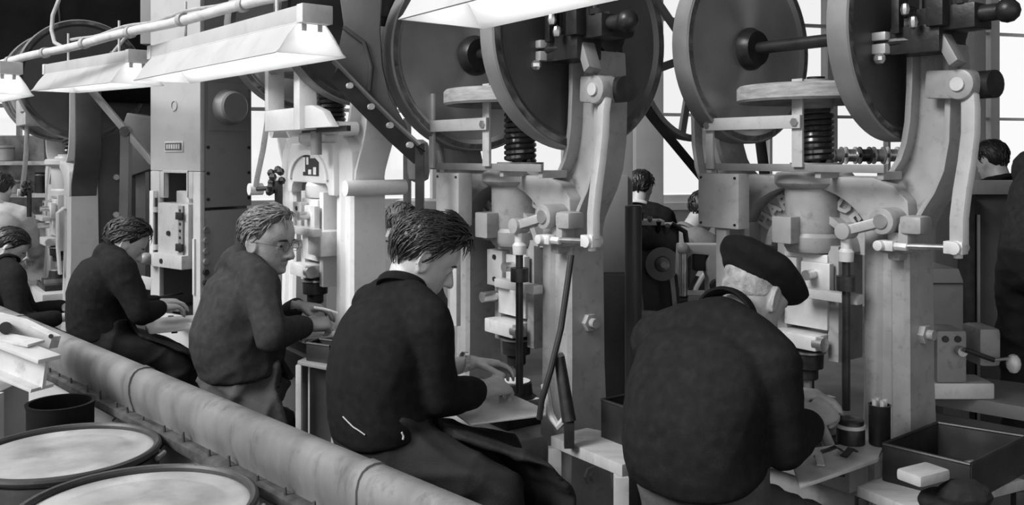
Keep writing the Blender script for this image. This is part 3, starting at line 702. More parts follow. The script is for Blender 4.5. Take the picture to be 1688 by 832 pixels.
MB().box((.06, -.13, 1.20), (.19, -.03, 1.30)).build('guide_block', 'plate', P2, bevel=.008)
mk = MB().box((-.055, -.1025, 1.515), (.105, -.1, 1.605)).build('makers_mark', 'ink', P2, bevel=0)
for x, z, w_, h_ in ((-.04, 1.56, .022, .06), (-.005, 1.575, .022, .03), (.07, 1.535, .03, .03), (.02, 1.53, .03, .02), (.045, 1.592, .04, .012)):
    MB().box((x-w_/2, -.104, z-h_/2), (x+w_/2, -.1022, z+h_/2)).build('mark_stroke', 'paint_white', mk)

# belt guard strip on the middle press, diagonal from the upper left
root = thing('belt_guard', 'dark slotted diagonal belt guard between the white press and the middle press', 'guard', (-.45, 3.3, 0))
P = [at(552, 122, 3.25), at(600, 172, 3.25), at(650, 222, 3.23), at(692, 260, 3.2)]
under(MB().ribbon(P, (.45, -.5, .5), .07, .012).build('strap', 'iron', None), root)
gpts = [(552, 120), (684, 252), (668, 205), (642, 160), (630, 110), (626, 50), (630, -30), (556, -30), (566, 40), (556, 90)]
gv = [at(a, b, 3.275) for a, b in gpts]; gv2 = [p+V(0, .02, 0) for p in gv]; ng = len(gv)
under(MB().add(gv+gv2, [tuple(range(ng)), tuple(range(2*ng-1, ng-1, -1))]+[(i, i+ng, (i+1) % ng+ng, (i+1) % ng) for i in range(ng)]).build('guard_plate', 'paint_dark', None, bevel=.004), root)
under(MB().tube([at(a, b, 3.265) for a, b in ((566, 45), (600, 70), (612, 110), (608, 150))], .008, 8).build('plate_bead', 'paint_dark', None), root)
under(MB().ribbon([p+V(.0, -.03, .045) for p in P], (.3, -.9, .1), .05, .008).build('edge_flange', 'rim', None), root)
for t_ in (.15, .4, .62, .85):
    p = P[0].lerp(P[-1], t_)+V(.01, -.03, 0)
    under(MB().cyl(p, p+V(.01, -.02, .0), .011, n=8).build('bolt', 'plate', None), root)
under(MB().beam(P[-1]+V(0, 0, .05), V(P[-1].x, P[-1].y, 1.35), .03, .03).build('stay', 'iron', None), root)

# ================================================================== people
def npv(v): return np.array(v, float)
def unit(v): v = npv(v); return v/np.linalg.norm(v)
class PB:
    """collects closed solids that are fused into one skin"""
    def __init__(self): self.v = []; self.f = []; self.n = 0
    def add(self, v, f):
        self.v.append(npv(v)); self.f += [tuple(i+self.n for i in q) for q in f]; self.n += len(v)
    def loft(self, cs, xs, ys, a, b, n=20, p=2.3):
        t = np.linspace(0, 2*np.pi, n, endpoint=False); ct, st = np.cos(t), np.sin(t)
        ex = np.sign(ct)*np.abs(ct)**(2/p); ey = np.sign(st)*np.abs(st)**(2/p); rings = []
        for c, x, y, q, r in zip(cs, xs, ys, a, b): rings.append(npv(c)+np.outer(ex*q, x)+np.outer(ey*r, y))
        k = len(rings); v = np.concatenate(rings+[[rings[0].mean(0)], [rings[-1].mean(0)]]); f = []
        for i in range(k-1):
            for j in range(n): f.append((i*n+j, i*n+(j+1) % n, (i+1)*n+(j+1) % n, (i+1)*n+j))
        for j in range(n): f.append((k*n, (j+1) % n, j)); f.append((k*n+1, (k-1)*n+j, (k-1)*n+(j+1) % n))
        self.add(v, f)
    def limb(self, pts, rad, n=14, flat=None, fdir=None):
        pts = [npv(p) for p in pts]; rad = list(rad)
        d0 = unit(pts[0]-pts[1]); d1 = unit(pts[-1]-pts[-2])
        P = [pts[0]+d0*rad[0]*.85, pts[0]+d0*rad[0]*.55]+pts+[pts[-1]+d1*rad[-1]*.55, pts[-1]+d1*rad[-1]*.85]
        Rr = [rad[0]*.45, rad[0]*.82]+rad+[rad[-1]*.82, rad[-1]*.45]
        up = npv(fdir) if fdir is not None else npv((0.13, .21, .97)); xs = []; ys = []
        for i in range(len(P)):
            d = unit(P[min(i+1, len(P)-1)]-P[max(i-1, 0)]); x = up-d*np.dot(up, d)
            if np.linalg.norm(x) < .2: x = npv((1, 0, 0))-d*d[0]
            x = unit(x); xs.append(x); ys.append(np.cross(d, x)); up = x if fdir is None else up
        fl = [1]*len(P) if flat is None else [flat]*len(P)
        self.loft(P, xs, ys, [r*f_ for r, f_ in zip(Rr, fl)], Rr, n, 2.0)
    def ell(self, c, axes, r, n=18):
        X, Y, Zx = axes; k = n//2; v = [npv(c)+npv(Zx)*r[2]]; f = []
        for i in range(1, k):
            a = np.pi*i/k
            for j in range(n):
                t = 2*np.pi*j/n; v.append(npv(c)+npv(X)*r[0]*np.sin(a)*np.cos(t)+npv(Y)*r[1]*np.sin(a)*np.sin(t)+npv(Zx)*r[2]*np.cos(a))
        v.append(npv(c)-npv(Zx)*r[2]); e = len(v)-1
        for j in range(n): f.append((0, 1+j, 1+(j+1) % n)); f.append((1+(k-2)*n+j, e, 1+(k-2)*n+(j+1) % n))
        for i in range(k-2):
            for j in range(n): f.append((1+i*n+j, 1+(i+1)*n+j, 1+(i+1)*n+(j+1) % n, 1+i*n+(j+1) % n))
        self.add(v, f)
    def fuse(self, name, m, parent, voxel, it=2, wr=None):
        off = npv(parent.location)
        me = bpy.data.meshes.new('t'); me.from_pydata([tuple(p) for p in np.concatenate(self.v)-off], [], self.f)
        bm = bmesh.new(); bm.from_mesh(me); bmesh.ops.recalc_face_normals(bm, faces=bm.faces); bm.to_mesh(me); bm.free()
        ob = bpy.data.objects.new('t', me); C.objects.link(ob)
        md = ob.modifiers.new('r', 'REMESH'); md.mode = 'VOXEL'; md.voxel_size = voxel; md.adaptivity = 0
        dg = bpy.context.evaluated_depsgraph_get(); res = bpy.data.meshes.new_from_object(ob.evaluated_get(dg))
        bpy.data.objects.remove(ob, do_unlink=True); bpy.data.meshes.remove(me)
        nv = len(res.vertices); co = np.empty(nv*3); res.vertices.foreach_get('co', co); co = co.reshape(-1, 3)
        ed = np.empty(len(res.edges)*2, np.int32); res.edges.foreach_get('vertices', ed); ed = ed.reshape(-1, 2)
        dgc = np.bincount(ed.ravel(), minlength=nv)[:, None]
        def avg(c):
            s = np.zeros_like(c)
            for q in range(3): s[:, q] = np.bincount(ed[:, 0], c[ed[:, 1], q], nv)+np.bincount(ed[:, 1], c[ed[:, 0], q], nv)
            return s/dgc
        for _ in range(it): co = co*.45+avg(co)*.55
        if wr is not None:
            res.vertices.foreach_set('co', co.ravel()); res.update()
            no = np.empty(nv*3); res.vertex_normals.foreach_get('vector', no); no = no.reshape(-1, 3)
            co = co+no*wr(co+off)[:, None]
            co = co*.6+avg(co)*.4
        res.vertices.foreach_set('co', co.ravel()); res.name = name
        res.polygons.foreach_set('use_smooth', [True]*len(res.polygons)); res.materials.clear(); res.materials.append(M[m]); res.update()
        o = bpy.data.objects.new(name, res); C.objects.link(o); o.parent = parent
        return o

def folds(seed, amp, freq=16., bias=(0, 0, 1)):
    r = np.random.default_rng(seed); D = r.normal(size=(7, 3)); D /= np.linalg.norm(D, axis=1)[:, None]
    D += npv(bias)*.6; fr = freq*(.6+r.random(7)*1.1); ph = r.random(7)*6.28; W = r.normal(size=(4, 3))*7; wp = r.random(4)*6.28
    def fn(c):
        warp = sum(np.sin(c @ W[i]+wp[i]) for i in range(4))
        s = 0
        for i in range(7): s = s+(1-np.abs(np.sin(.5*(c @ D[i]*fr[i]+ph[i]+warp*.9))))**2.5
        return amp*(s/7*2.0-.5)
    return fn

HT = np.linspace(0, 1, 241)
def smooth_tab(h, v, top):
    y = np.interp(HT, h, v)
    kern = np.exp(-np.linspace(-2, 2, 17)**2); kern /= kern.sum()
    y = np.convolve(np.pad(y, 8, 'edge'), kern, 'valid')
    m = HT > .62; y[m] = top*np.sqrt(np.clip(1-((HT[m]-.62)/.38)**2, 0, 1))
    kern = np.ones(5)/5; ym = np.convolve(np.pad(y, 2, 'edge'), kern, 'valid'); ym[HT > .96] = y[HT > .96]
    return ym
FRT = smooth_tab([0, .03, .09, .15, .2, .26, .3, .36, .42, .5, .56, .62], [.052, .078, .090, .086, .088, .089, .087, .086, .085, .086, .094, .096], .096)
BCK = smooth_tab([0, .1, .2, .3, .4, .5, .62], [.02, .035, .052, .070, .085, .094, .100], .100)
WID = smooth_tab([0, .05, .1, .2, .3, .4, .5, .62], [.030, .044, .052, .060, .066, .070, .073, .076], .076)
class Head:
    def __init__(s, o, fwd, up, sc=1.):
        s.o = npv(o); s.y = unit(fwd); u = npv(up); s.x = unit(np.cross(s.y, u)); s.z = np.cross(s.x, s.y); s.sc = sc; s.H = .228*sc
    def ext(s, h):
        return np.interp(h, HT, FRT)*s.sc, np.interp(h, HT, BCK)*s.sc, np.interp(h, HT, WID)*s.sc
    def surf(s, h, th, off=0.):
        """h 0..1 chin to crown, th 0 front, pi back; + = right side"""
        f, b, w = s.ext(h); c, sn = np.cos(th), np.sin(th); p = 2.25
        d = np.where(c > 0, f, b)
        r = (np.abs(c/np.maximum(d, 1e-4))**p+np.abs(sn/np.maximum(w, 1e-4))**p)**(-1/p)
        r = r+off; X = r*sn; Y = r*c
        return s.o+np.outer(X, s.x)+np.outer(Y, s.y)+np.outer((h-.45)*s.H, s.z)
    def P(s, x, y, h): return s.o+s.x*x*s.sc+s.y*y*s.sc+s.z*(h-.45)*s.H
    def into(s, pb):
        hs = .5-.5*np.cos(np.linspace(.05, np.pi-.03, 40)); th = np.linspace(0, 2*np.pi, 48, endpoint=False)
        rows = []
        for h in hs:
            P = s.surf(np.full(48, h), th)
            X = (P-s.o) @ s.x/s.sc; front = np.cos(th) > 0
            dy = np.zeros(48)
            # eye sockets, cheeks, lips, chin
            for sx in (-1, 1):
                dy -= .011*np.exp(-((X-sx*.031)/.015)**2-((h-.495)/.045)**2)
                dy += .004*np.exp(-((X-sx*.042)/.018)**2-((h-.39)/.06)**2)
                dy += .004*np.exp(-((X-sx*.03)/.022)**2-((h-.575)/.022)**2)
            dy += .006*np.exp(-(X/.020)**2-((h-.235)/.018)**2)+.006*np.exp(-(X/.018)**2-((h-.185)/.016)**2)-.004*np.exp(-(X/.02)**2-((h-.21)/.008)**2)
            dy += .006*np.exp(-(X/.018)**2-((h-.08)/.04)**2)-.004*np.exp(-(X/.02)**2-((h-.14)/.02)**2)
            P = P+np.outer(dy*front*s.sc, s.y); rows.append(P)
        n = 48; k = len(rows); v = np.concatenate(rows+[[rows[0].mean(0)], [rows[-1].mean(0)+s.z*.001]]); f = []
        for i in range(k-1):
            for j in range(n): f.append((i*n+j, i*n+(j+1) % n, (i+1)*n+(j+1) % n, (i+1)*n+j))
        for j in range(n): f.append((k*n, (j+1) % n, j)); f.append((k*n+1, (k-1)*n+j, (k-1)*n+(j+1) % n))
        pb.add(v, f)
        # nose
        ax = (s.x, s.y, s.z); q = s.sc
        pb.limb([s.P(0, .084, .53), s.P(0, .097, .44), s.P(0, .107, .36), s.P(0, .109, .335)], [.0085*q, .0095*q, .012*q, .0125*q], 12)
        for sx in (-1, 1):
            pb.ell(s.P(sx*.012, .094, .322), ax, (.009*q, .011*q, .009*q), 10)
            # upper and lower lids
            pb.ell(s.P(sx*.031, .076, .515), ax, (.016*q, .011*q, .007*q), 12)
            pb.ell(s.P(sx*.031, .075, .467), ax, (.015*q, .010*q, .006*q), 12)
            # ear
            e = s.P(sx*.0745, -.008, .45); ey = unit(s.y*.25+s.z); ez = np.cross(s.x, ey)
            yy = s.y; zz = s.z; t = np.linspace(0, 2*np.pi, 19)[:-1]
            ring = [e+yy*(.017*np.cos(a)-.004*np.sin(a))*q+zz*.031*np.sin(a)*q+s.x*sx*(.005+.005*(-np.cos(a)))*q for a in t]
            for i in range(0, 18): pb.limb([ring[i], ring[(i+1) % 18]], [.0042*q, .0042*q], 8)
            pb.ell(e+s.x*sx*.001*q, (yy, zz, s.x), (.014*q, .026*q, .005*q), 12)
            pb.ell(e-zz*.027*q+s.x*sx*.003*q, ax, (.006*q, .008*q, .010*q), 10)

def hairline(th, lift=0., side=.0, nape=.25):
    a = np.abs((np.degrees(th)+180) % 360-180)
    return np.interp(a, [0, 30, 55, 70, 82, 92, 104, 118, 140, 180], [.83+lift, .81+lift, .74+lift*.8, .62+side, .50+side, .56+side, .60, .42, nape+.06, nape])
def hair(H, m, parent, thick, seed, lift=0., side=0., nape=.25, sweep=(0, -1, .15), clumps=260, clen=.05, crad=.0042, strand=1.0, sideT=.55, front=.0):
    r = np.random.default_rng(seed); n = 120; k = 26; off = npv(parent.location)
    th = np.linspace(0, 2*np.pi, n, endpoint=False); hl = hairline(th, lift, side, nape)
    rows = [H.surf(hl, th, -.012)]
    for u in np.linspace(0, .995, k):
        h = hl+(1-hl)*(1-(1-u)**1.6)
        fade = np.clip(u*5+.12, 0, 1); T = thick*(sideT+(1-sideT)*np.clip((h-.5)/.4, 0, 1))
        T = T+front*np.exp(-((np.cos(th)-1)/.25)**2)*np.clip((h-.6)/.3, 0, 1)
        st = .0022*np.sin(th*47+h*9+2*np.sin(th*5))+.0018*np.sin(th*83+h*23)+.0012*r.normal(size=n)
        P = H.surf(h, th, 0.); Nn = P-(H.o+H.z*.02); Nn /= np.linalg.norm(Nn, axis=1)[:, None]
        rows.append(P+Nn*((T*fade)+st*fade*strand)[:, None])
    v = np.concatenate(rows+[[rows[-1].mean(0)+H.z*.001], [rows[0].mean(0)]]); f = []
    for i in range(k):
        for j in range(n): f.append((i*n+j, i*n+(j+1) % n, (i+1)*n+(j+1) % n, (i+1)*n+j))
    K = k+1
    for j in range(n): f.append((K*n, (K-1)*n+j, (K-1)*n+(j+1) % n))
    # combed clumps
    V_ = [v]; cnt = len(v); sw = unit(H.x*sweep[0]+H.y*sweep[1]+H.z*sweep[2])
    for c in range(clumps):
        a = r.random()*2*np.pi; hh = hairline(np.array([a]), lift, side, nape)[0]; u = r.random()**.8; h = hh+.03+(1-hh-.04)*u
        P0 = H.surf(np.array([h]), np.array([a]))[0]; Nn = unit(P0-(H.o+H.z*.02)); T = thick*(sideT+(1-sideT)*np.clip((h-.5)/.4, 0, 1))*min(1, u*5+.15)
        T += front*math.exp(-((math.cos(a)-1)/.25)**2)*min(1, max(0, (h-.6)/.3))
        d = sw*(.4+.6*u)-H.z*(1-u)*.9+r.normal(size=3)*.16; d = d-Nn*np.dot(d, Nn); d = unit(d); L = clen*(.6+.8*r.random())
        side_ = np.cross(Nn, d); base = P0+Nn*(T-.003+.003*r.random()); ring = []
        for i, t in enumerate((0, .3, .65, 1.)):
            cc = base+d*L*t-Nn*(L*L*t*t*5.0)+Nn*(.004*math.sin(t*3.1)); w_ = crad*(.7, 1, .85, .15)[i]
            for q in range(5):
                an = 2*np.pi*q/5; ring.append(cc+side_*w_*math.cos(an)*1.3+Nn*w_*.6*math.sin(an))
        V_.append(npv(ring)); 
        for i in range(3):
            for q in range(5): f.append((cnt+i*5+q, cnt+i*5+(q+1) % 5, cnt+i*5+5+(q+1) % 5, cnt+i*5+5+q))
        cnt += 20
    v = np.concatenate(V_)-off
    me = bpy.data.meshes.new('hair'); me.from_pydata([tuple(p) for p in v], [], f)
    bm = bmesh.new(); bm.from_mesh(me); bmesh.ops.recalc_face_normals(bm, faces=bm.faces); bm.to_mesh(me); bm.free()
    me.polygons.foreach_set('use_smooth', [True]*len(me.polygons)); me.materials.append(M[m])
    o = bpy.data.objects.new('hair', me); C.objects.link(o); o.parent = parent
    return o

def ik(a, b, l1, l2, pole):
    a = npv(a); b = npv(b); d = b-a; L = np.linalg.norm(d); L = min(L, (l1+l2)*.995); d = unit(d)
    x = (l1*l1-l2*l2+L*L)/(2*L); h = math.sqrt(max(0, l1*l1-x*x)); p = npv(pole); p = p-d*np.dot(p, d)
    return a+d*x+unit(p)*h
def hand(pb, wr, d, n, right, curl=(.5, .7, .4), spread=.12, thumb=(.75, .55, .35), sc=1.):
    """d: along the hand, n: palm normal"""
    d = unit(d); n = npv(n); n = unit(n-d*np.dot(n, d)); th = np.cross(d, n)*(1 if right else -1); wr = npv(wr)
    cs = [wr-d*.03*sc, wr+d*.005*sc, wr+d*.035*sc, wr+d*.065*sc, wr+d*.088*sc]
    pb.loft(cs, [th]*5, [n]*5, [.024*sc, .027*sc, .036*sc, .041*sc, .039*sc], [.020*sc, .019*sc, .017*sc, .015*sc, .012*sc], 18, 2.4)
    for i, (o, L) in enumerate(((.030, .070), (.010, .079), (-.010, .074), (-.029, .058))):
        L *= sc; base = wr+d*(.086-.004*abs(i-1))*sc+th*o*sc; dd = unit(d+th*spread*(1.3-i)*.8); pts = [base-dd*.02*sc, base]; a = 0; cur = base
        for q, fr in enumerate((.46, .30, .24)):
            a += curl[q]*(1+.12*(i-1.2)); v = dd*math.cos(a)+n*math.sin(a); cur = cur+v*L*fr; pts.append(cur)
        pb.limb(pts, [.0098*sc, .0098*sc, .0090*sc, .0082*sc, .0072*sc], 10)
    b = wr+d*.022*sc+th*.024*sc+n*.006*sc; v1 = unit(th*thumb[0]+d*thumb[1]+n*thumb[2]); p1 = b+v1*.040*sc; v2 = unit(v1*.6+d*.75+n*.25); p2 = p1+v2*.032*sc; p3 = p2+unit(v2+d*.35)*.022*sc
    pb.limb([b-v1*.012*sc, b, p1, p2, p3], [.015*sc, .015*sc, .0118*sc, .0105*sc, .0085*sc], 10)

def person(label, J, fwd, head, cl, seed, voxel=.0054, group=None, cat='person'):
    """J: joints in world coordinates; fwd: body forward; head: dict(o, fwd, up, sc, ...); cl: clothing dict"""
    fw = unit((fwd[0], fwd[1], 0)); rt = npv((fw[1], -fw[0], 0)); up = npv((0, 0, 1.))
    g = lambda k_: npv(J[k_])
    st = cl.get('stout', 1.); root = thing('person', label, cat, (float(J['pel'][0]), float(J['pel'][1]), 0), 0, group)
    nk, pel = g('neck'), g('pel'); hd = Head(head['o'], head['fwd'], head.get('up', (0, 0, 1)), head.get('sc', 1.))
    srt = unit(g('shR')-g('shL')); smid = (g('shR')+g('shL'))/2
    l1, l2 = J.get('arm', (.285, .26))
    El, Er = J.get('elL'), J.get('elR')
    if El is None: El = ik(g('shL'), g('wrL'), l1, l2, -rt*.6-up+fw*-.2)
    if Er is None: Er = ik(g('shR'), g('wrR'), l1, l2, rt*.6-up+fw*-.2)
    legs = []
    for s, sx in (('L', -1), ('R', 1)):
        hp = pel+rt*sx*.09-up*.02
        kn = npv(J['kn'+s]) if 'kn'+s in J else hp+fw*.33+rt*sx*.06-up*.13
        an = npv(J['an'+s]) if 'an'+s in J else npv((kn[0], kn[1], .09))-fw*.04
        legs.append((hp, kn, an))
    bow = cl.get('bow', .035)                                     # rounding of the back
    def torso(pb, e, t0=0.):
        q = np.linspace(t0, 1, 9); cs = []; xs = []; ys = []; a = []; b = []
        top = smid+ (nk-smid)*.35
        for t in q:
            c = pel*(1-t)+top*t-fw*bow*math.sin(math.pi*t)*1.0
            x = unit(rt*(1-t)+srt*t); cs.append(c); xs.append(x)
        for i in range(9):
            d = unit(cs[min(i+1, 8)]-cs[max(i-1, 0)]); ys.append(unit(np.cross(d, xs[i])))
        wa = np.interp(q, [0, .12, .3, .5, .7, .85, .95, 1], [.150, .166, .160, .160, .172, .172, .150, .105])*st
        wb = np.interp(q, [0, .12, .3, .5, .7, .85, .95, 1], [.112, .122, .122+cl.get('belly', 0), .118+cl.get('belly', 0), .118, .108, .090, .065])*st
        lo = .07 if t0 == 0 else .012
        pb.loft([cs[0]-up*lo]+cs, [xs[0]]+xs, [ys[0]]+ys, list(np.r_[.10 if t0 == 0 else wa[0]-.012, wa]+e), list(np.r_[.08 if t0 == 0 else wb[0]-.012, wb]+e), 26, 2.35)
        # trapezius
        for s in ('shL', 'shR'): pb.limb([nk+up*.01, (nk*.5+g(s)*.5)+up*.018, g(s)+up*.008], [.052+e*.6, .055+e*.8, .060+e], 14)
    def arm(pb, s, e, upto=1., wrist=None):
        sh, el, wr = g('sh'+s), npv(El if s == 'L' else Er), g('wr'+s); end = el+(wr-el)*upto
        pb.limb([sh, sh*.65+el*.35, sh*.3+el*.7, el], [.063+e, .058+e, .051+e, .046+e], 16)
        m_ = el*.6+end*.4
        pb.limb([el, m_, end], [.046+e, .046+e, (.031 if upto > .9 else .038)+e], 16)
    pb = PB(); hd.into(pb)
    hb = hd.o-hd.z*.055*hd.sc-hd.y*.022*hd.sc
    pb.limb([nk-up*.03+fw*.025, nk*.55+hb*.45, hb, hd.o-hd.y*.01], [.050, .056, .056, .055], 18)
    torso(pb, -.028)
    for s in 'LR':
        arm(pb, s, -.006)
        hp_ = J.get('hand'+s, {}); wr = g('wr'+s); el = npv(El if s == 'L' else Er)
        hand(pb, wr, hp_.get('d', wr-el), hp_.get('n', (0, 0, -1)), s == 'R', hp_.get('curl', (.5, .7, .4)), sc=hp_.get('sc', 1.0))
    for hp, kn, an in legs:
        pb.limb([hp, kn], [.075, .05], 14); pb.limb([kn, kn*.6+an*.4, an], [.05, .048, .034], 14)
        pb.limb([an-up*.03-fw*.03, an-up*.05+fw*.12], [.032, .026], 12)
    pb.fuse('body', cl.get('skin', 'skin'), root, voxel, 2)
    # eyes
    if head.get('eyes', True):
        for sx in (-1, 1):
            c = hd.P(sx*.031, .072, .491)-npv(root.location)
            e = MB().ball(tuple(c), .0125*hd.sc, 14).build('eye', 'eye', root)
            gd = unit(hd.y+npv(head.get('gaze', (0, 0, 0))))
            MB().lathe(tuple(c+gd*.0105*hd.sc), tuple(gd), [(0, .0062*hd.sc), (.0018, .0055*hd.sc), (.0026, .0005)], 14).build('iris', 'pupil', e)
        for sx in (-1, 1):
            pts = [hd.P(sx*x, y, h)-npv(root.location) for x, y, h in ((.012, .091, .565), (.026, .092, .580), (.040, .084, .575), (.048, .074, .558))]
            MB().tube([tuple(p) for p in pts], [.003, .0045, .004, .002], 8).build('eyebrow', head.get('brow', 'hair_dark'), root)
    # clothes
    if cl.get('top', True):
        pb = PB(); e = cl.get('loose', .012)
        torso(pb, e, cl.get('hem', .08))
        for s in 'LR': arm(pb, s, e, cl.get('sleeve'+s, .93))
        # cuffs, hem, neckband bulges
        for s in 'LR':
            el, wr = npv(El if s == 'L' else Er), g('wr'+s); u_ = cl.get('sleeve'+s, .93); p = el+(wr-el)*u_; d = unit(wr-el)
            pb.limb([p-d*.05, p-d*.005], [.047+e*.7-.01*(u_ > .8), .044+e*.7-.01*(u_ > .8)], 16)
        f1 = folds(seed, cl.get('fold', .009), 15); f2 = folds(seed+50, cl.get('fold', .009)*.45, 34)
        pb.fuse(cl.get('top_name', 'sweater'), cl.get('mat', 'knit'), root, .0075, 3, lambda c: f1(c)+f2(c))
        if cl.get('collar', 'crew'):
            nd = unit(hb-nk); off = npv(root.location); cc = nk+nd*.028+fw*.004; x = unit(srt-nd*np.dot(srt, nd)); y = np.cross(nd, x)
            mb = MB(); prof = []
            hh = cl.get('collar_h', .03)
            for i in range(9):
                a_ = 2*math.pi*i/9; prof.append((.5*hh*math.cos(a_), .009*math.sin(a_)))
            vs = []; fs = []; n = 40
            for i in range(n):
                t = 2*math.pi*i/n; rr = (.074 if cl.get('collar') != 'v' else .078)
                dip = -.028*max(0, math.sin(t))**2
                for z, r_ in prof:
                    q_ = cc+x*math.cos(t)*(rr+r_-z*.35)+y*math.sin(t)*(rr+r_-z*.35)*1.02+nd*(z+dip)-off; vs.append(tuple(q_))
            for i in range(n):
                for j in range(9): fs.append((i*9+j, i*9+(j+1) % 9, ((i+1) % n)*9+(j+1) % 9, ((i+1) % n)*9+j))
            mb.add(vs, fs).build('collar', cl.get('collar_mat', cl.get('mat', 'knit')), root)
    pb = PB(); e = .022
    pb.loft([pel-up*.10, pel-up*.06, pel+up*.02, pel+up*.10+fw*.0], [rt]*4, [fw]*4, [.13*st, .168*st, .172*st, .158*st], [.10*st, .125*st, .128*st, .118*st], 26, 2.4)
    for hp, kn, an in legs:
        pb.limb([hp, hp*.5+kn*.5, kn], [.098, .088, .073], 16); pb.limb([kn, kn*.5+an*.5, an+up*.0], [.073, .070, .062], 16)
    f1 = folds(seed+9, cl.get('tfold', .024), cl.get('tfreq', 19))
    pb.fuse('trousers', cl.get('trouser', 'cloth'), root, .0095, 3, f1)
    for hp, kn, an in legs:
        b = PB(); b.limb([an-up*.05-fw*.05, an-up*.045+fw*.04, an-up*.058+fw*.15], [.040, .044, .034], 14)
        b.fuse('shoe', 'black', root, .009, 2)
    if cl.get('apron'):
        pb = PB(); k0 = (legs[0][1]+legs[1][1])/2; w = min(np.linalg.norm(legs[0][1]-legs[1][1])/2, cl.get('apron_w', .3))
        tp_ = pel+fw*.10*st+up*.10
        cs = [tp_, pel+fw*.13*st+up*.03, pel*.6+k0*.4+up*.08, k0+up*.075, k0+fw*.075-up*.02, k0+fw*.09-up*.22, k0+fw*.08-up*.40]
        ns = [fw, fw, up, up*.8+fw*.5, fw, fw, fw]
        pb.loft(cs, [rt]*7, [unit(q) for q in ns], [.13, .15, .165, w+.09, w+.095, w+.10, w+.11], [.016]*7, 24, 3.5)
        f3 = folds(seed+21, .014, 14)
        pb.fuse('apron', cl.get('apron_mat', 'cloth'), root, .0085, 2, f3)
    root['_'] = 0; del root['_']
    return root, hd, legs

def stool(p, h, fw, label, n=0):
    t = thing('work_stool', label, 'stool', (float(p[0]), float(p[1]), 0), math.atan2(fw[1], fw[0]), 'work stools')
    MB().lathe((0, 0, h-.03), (0, 0, 1), [(0, .11), (.004, .12), (.024, .12), (.03, .11), (.03, .01)], 32).build('seat', 'wood', t)
    for sx in (-1, 1):
        for sy in (-1, 1): MB().beam((sx*.07, sy*.07, h-.03), (sx*.09, sy*.09, 0), .03, .03).build('leg', 'iron', t)
    for s in (-1, 1):
        MB().beam((s*.085, -.085, .2), (s*.085, .085, .2), .02, .02).build('rung', 'iron', t)
    return t
def a3(px, py, Z): return npv(at(px, py, Z))

# ---- young man with thick dark hair (middle)
fw3 = npv((.80, .60, 0)); rt3 = npv((.60, -.80, 0))
nk = a3(660, 484, 2.81); pl = a3(632, 722, 2.74); sm = a3(650, 480, 2.80)+fw3*.02-npv((0, 0, .075))
J = dict(neck=nk, pel=pl, shR=sm+rt3*.175-npv((0, 0, .005)), shL=sm-rt3*.175, wrR=a3(804, 641, 2.90), wrL=a3(778, 597, 3.04), elR=a3(722, 657, 2.68),
         handR=dict(d=fw3*.9-rt3*.35+npv((0, 0, -.05)), n=npv((0, 0, -1))-rt3*.5, curl=(.5, .75, .5), sc=1.1), handL=dict(d=fw3*.8+rt3*.35+npv((0, 0, -.1)), n=npv((0, 0, -1))+rt3*.3, curl=(.35, .55, .45), sc=1.02),
         knR=a3(828, 806, 2.60), knL=a3(832, 748, 2.90), anR=npv((-.17, 2.50, .09)), anL=npv((-.20, 2.78, .09)))
W3, H3, L3 = person('young dark-haired worker in a dark pullover bent over the middle press', J, fw3,
    dict(o=a3(696, 428, 2.86), fwd=npv((.83, .22, -.50)), up=npv((.42, .10, .85)), sc=1.08, gaze=(0, 0, -.3)), dict(mat='knit', skin='skin', sleeveL=.60, sleeveR=.68, apron=True, apron_mat='cloth', bow=.055, stout=1.02, collar_h=.034), 3)
hair(H3, 'hair_dark', W3, .024, 11, lift=.0, side=.0, nape=.33, sweep=(.1, -1, .1), clumps=700, clen=.05, crad=.0030, front=.020)
off = npv(W3.location); wl_, el_ = npv(J['wrL']), None
w0 = npv(J['wrL']); dW = unit(w0-a3(735, 595, 3.0)); 
MB().lathe(tuple(w0-dW*.028-off), tuple(dW), [(-.008, .031), (-.008, .034), (.008, .034), (.008, .031)], 24, True).build('wristwatch', 'brass', W3)
stool(pl-fw3*.02, float(pl[2])-.14, fw3, 'stool under the young dark-haired worker')

# ---- man in a beret (right, nearest)
fw4 = npv((.74, .67, 0)); rt4 = npv((.67, -.74, 0))
nk = a3(1192, 528, 2.40); pl = a3(1162, 815, 2.36); sm = a3(1172, 582, 2.42)
J = dict(neck=nk, pel=pl, shR=sm+rt4*.185, shL=sm-rt4*.185, wrR=a3(1342, 690, 2.56), wrL=a3(1300, 648, 2.70), elR=a3(1290, 738, 2.31), elL=a3(1180, 690, 2.72),
         handR=dict(d=fw4*.75-rt4*.05+npv((0, 0, .10)), n=npv((0, 0, -1))-rt4*.7, curl=(.6, .8, .5), sc=1.08), handL=dict(d=fw4*.5+rt4*.6+npv((0, 0, -.02)), n=npv((0, 0, -1)), curl=(.35, .5, .4), sc=1.05))
W4, H4, L4 = person('worker in a black beret seen from behind at the right-hand press', J, fw4,
    dict(o=a3(1240, 492, 2.50), fwd=fw4*.80+rt4*.10+npv((0, 0, -.55)), up=fw4*.4+npv((0, 0, .85)), sc=1.06, eyes=True, brow='hair_grey'),
    dict(mat='knit_b', skin='skin_shadow', stout=1.06, belly=.015, bow=.075, collar_h=.062, loose=.014, sleeveL=.8, sleeveR=.76, hem=.2, trouser='cloth_mid'), 5)
hair(H4, 'hair_white', W4, .0025, 12, lift=.03, nape=.30, clumps=0, strand=.15)
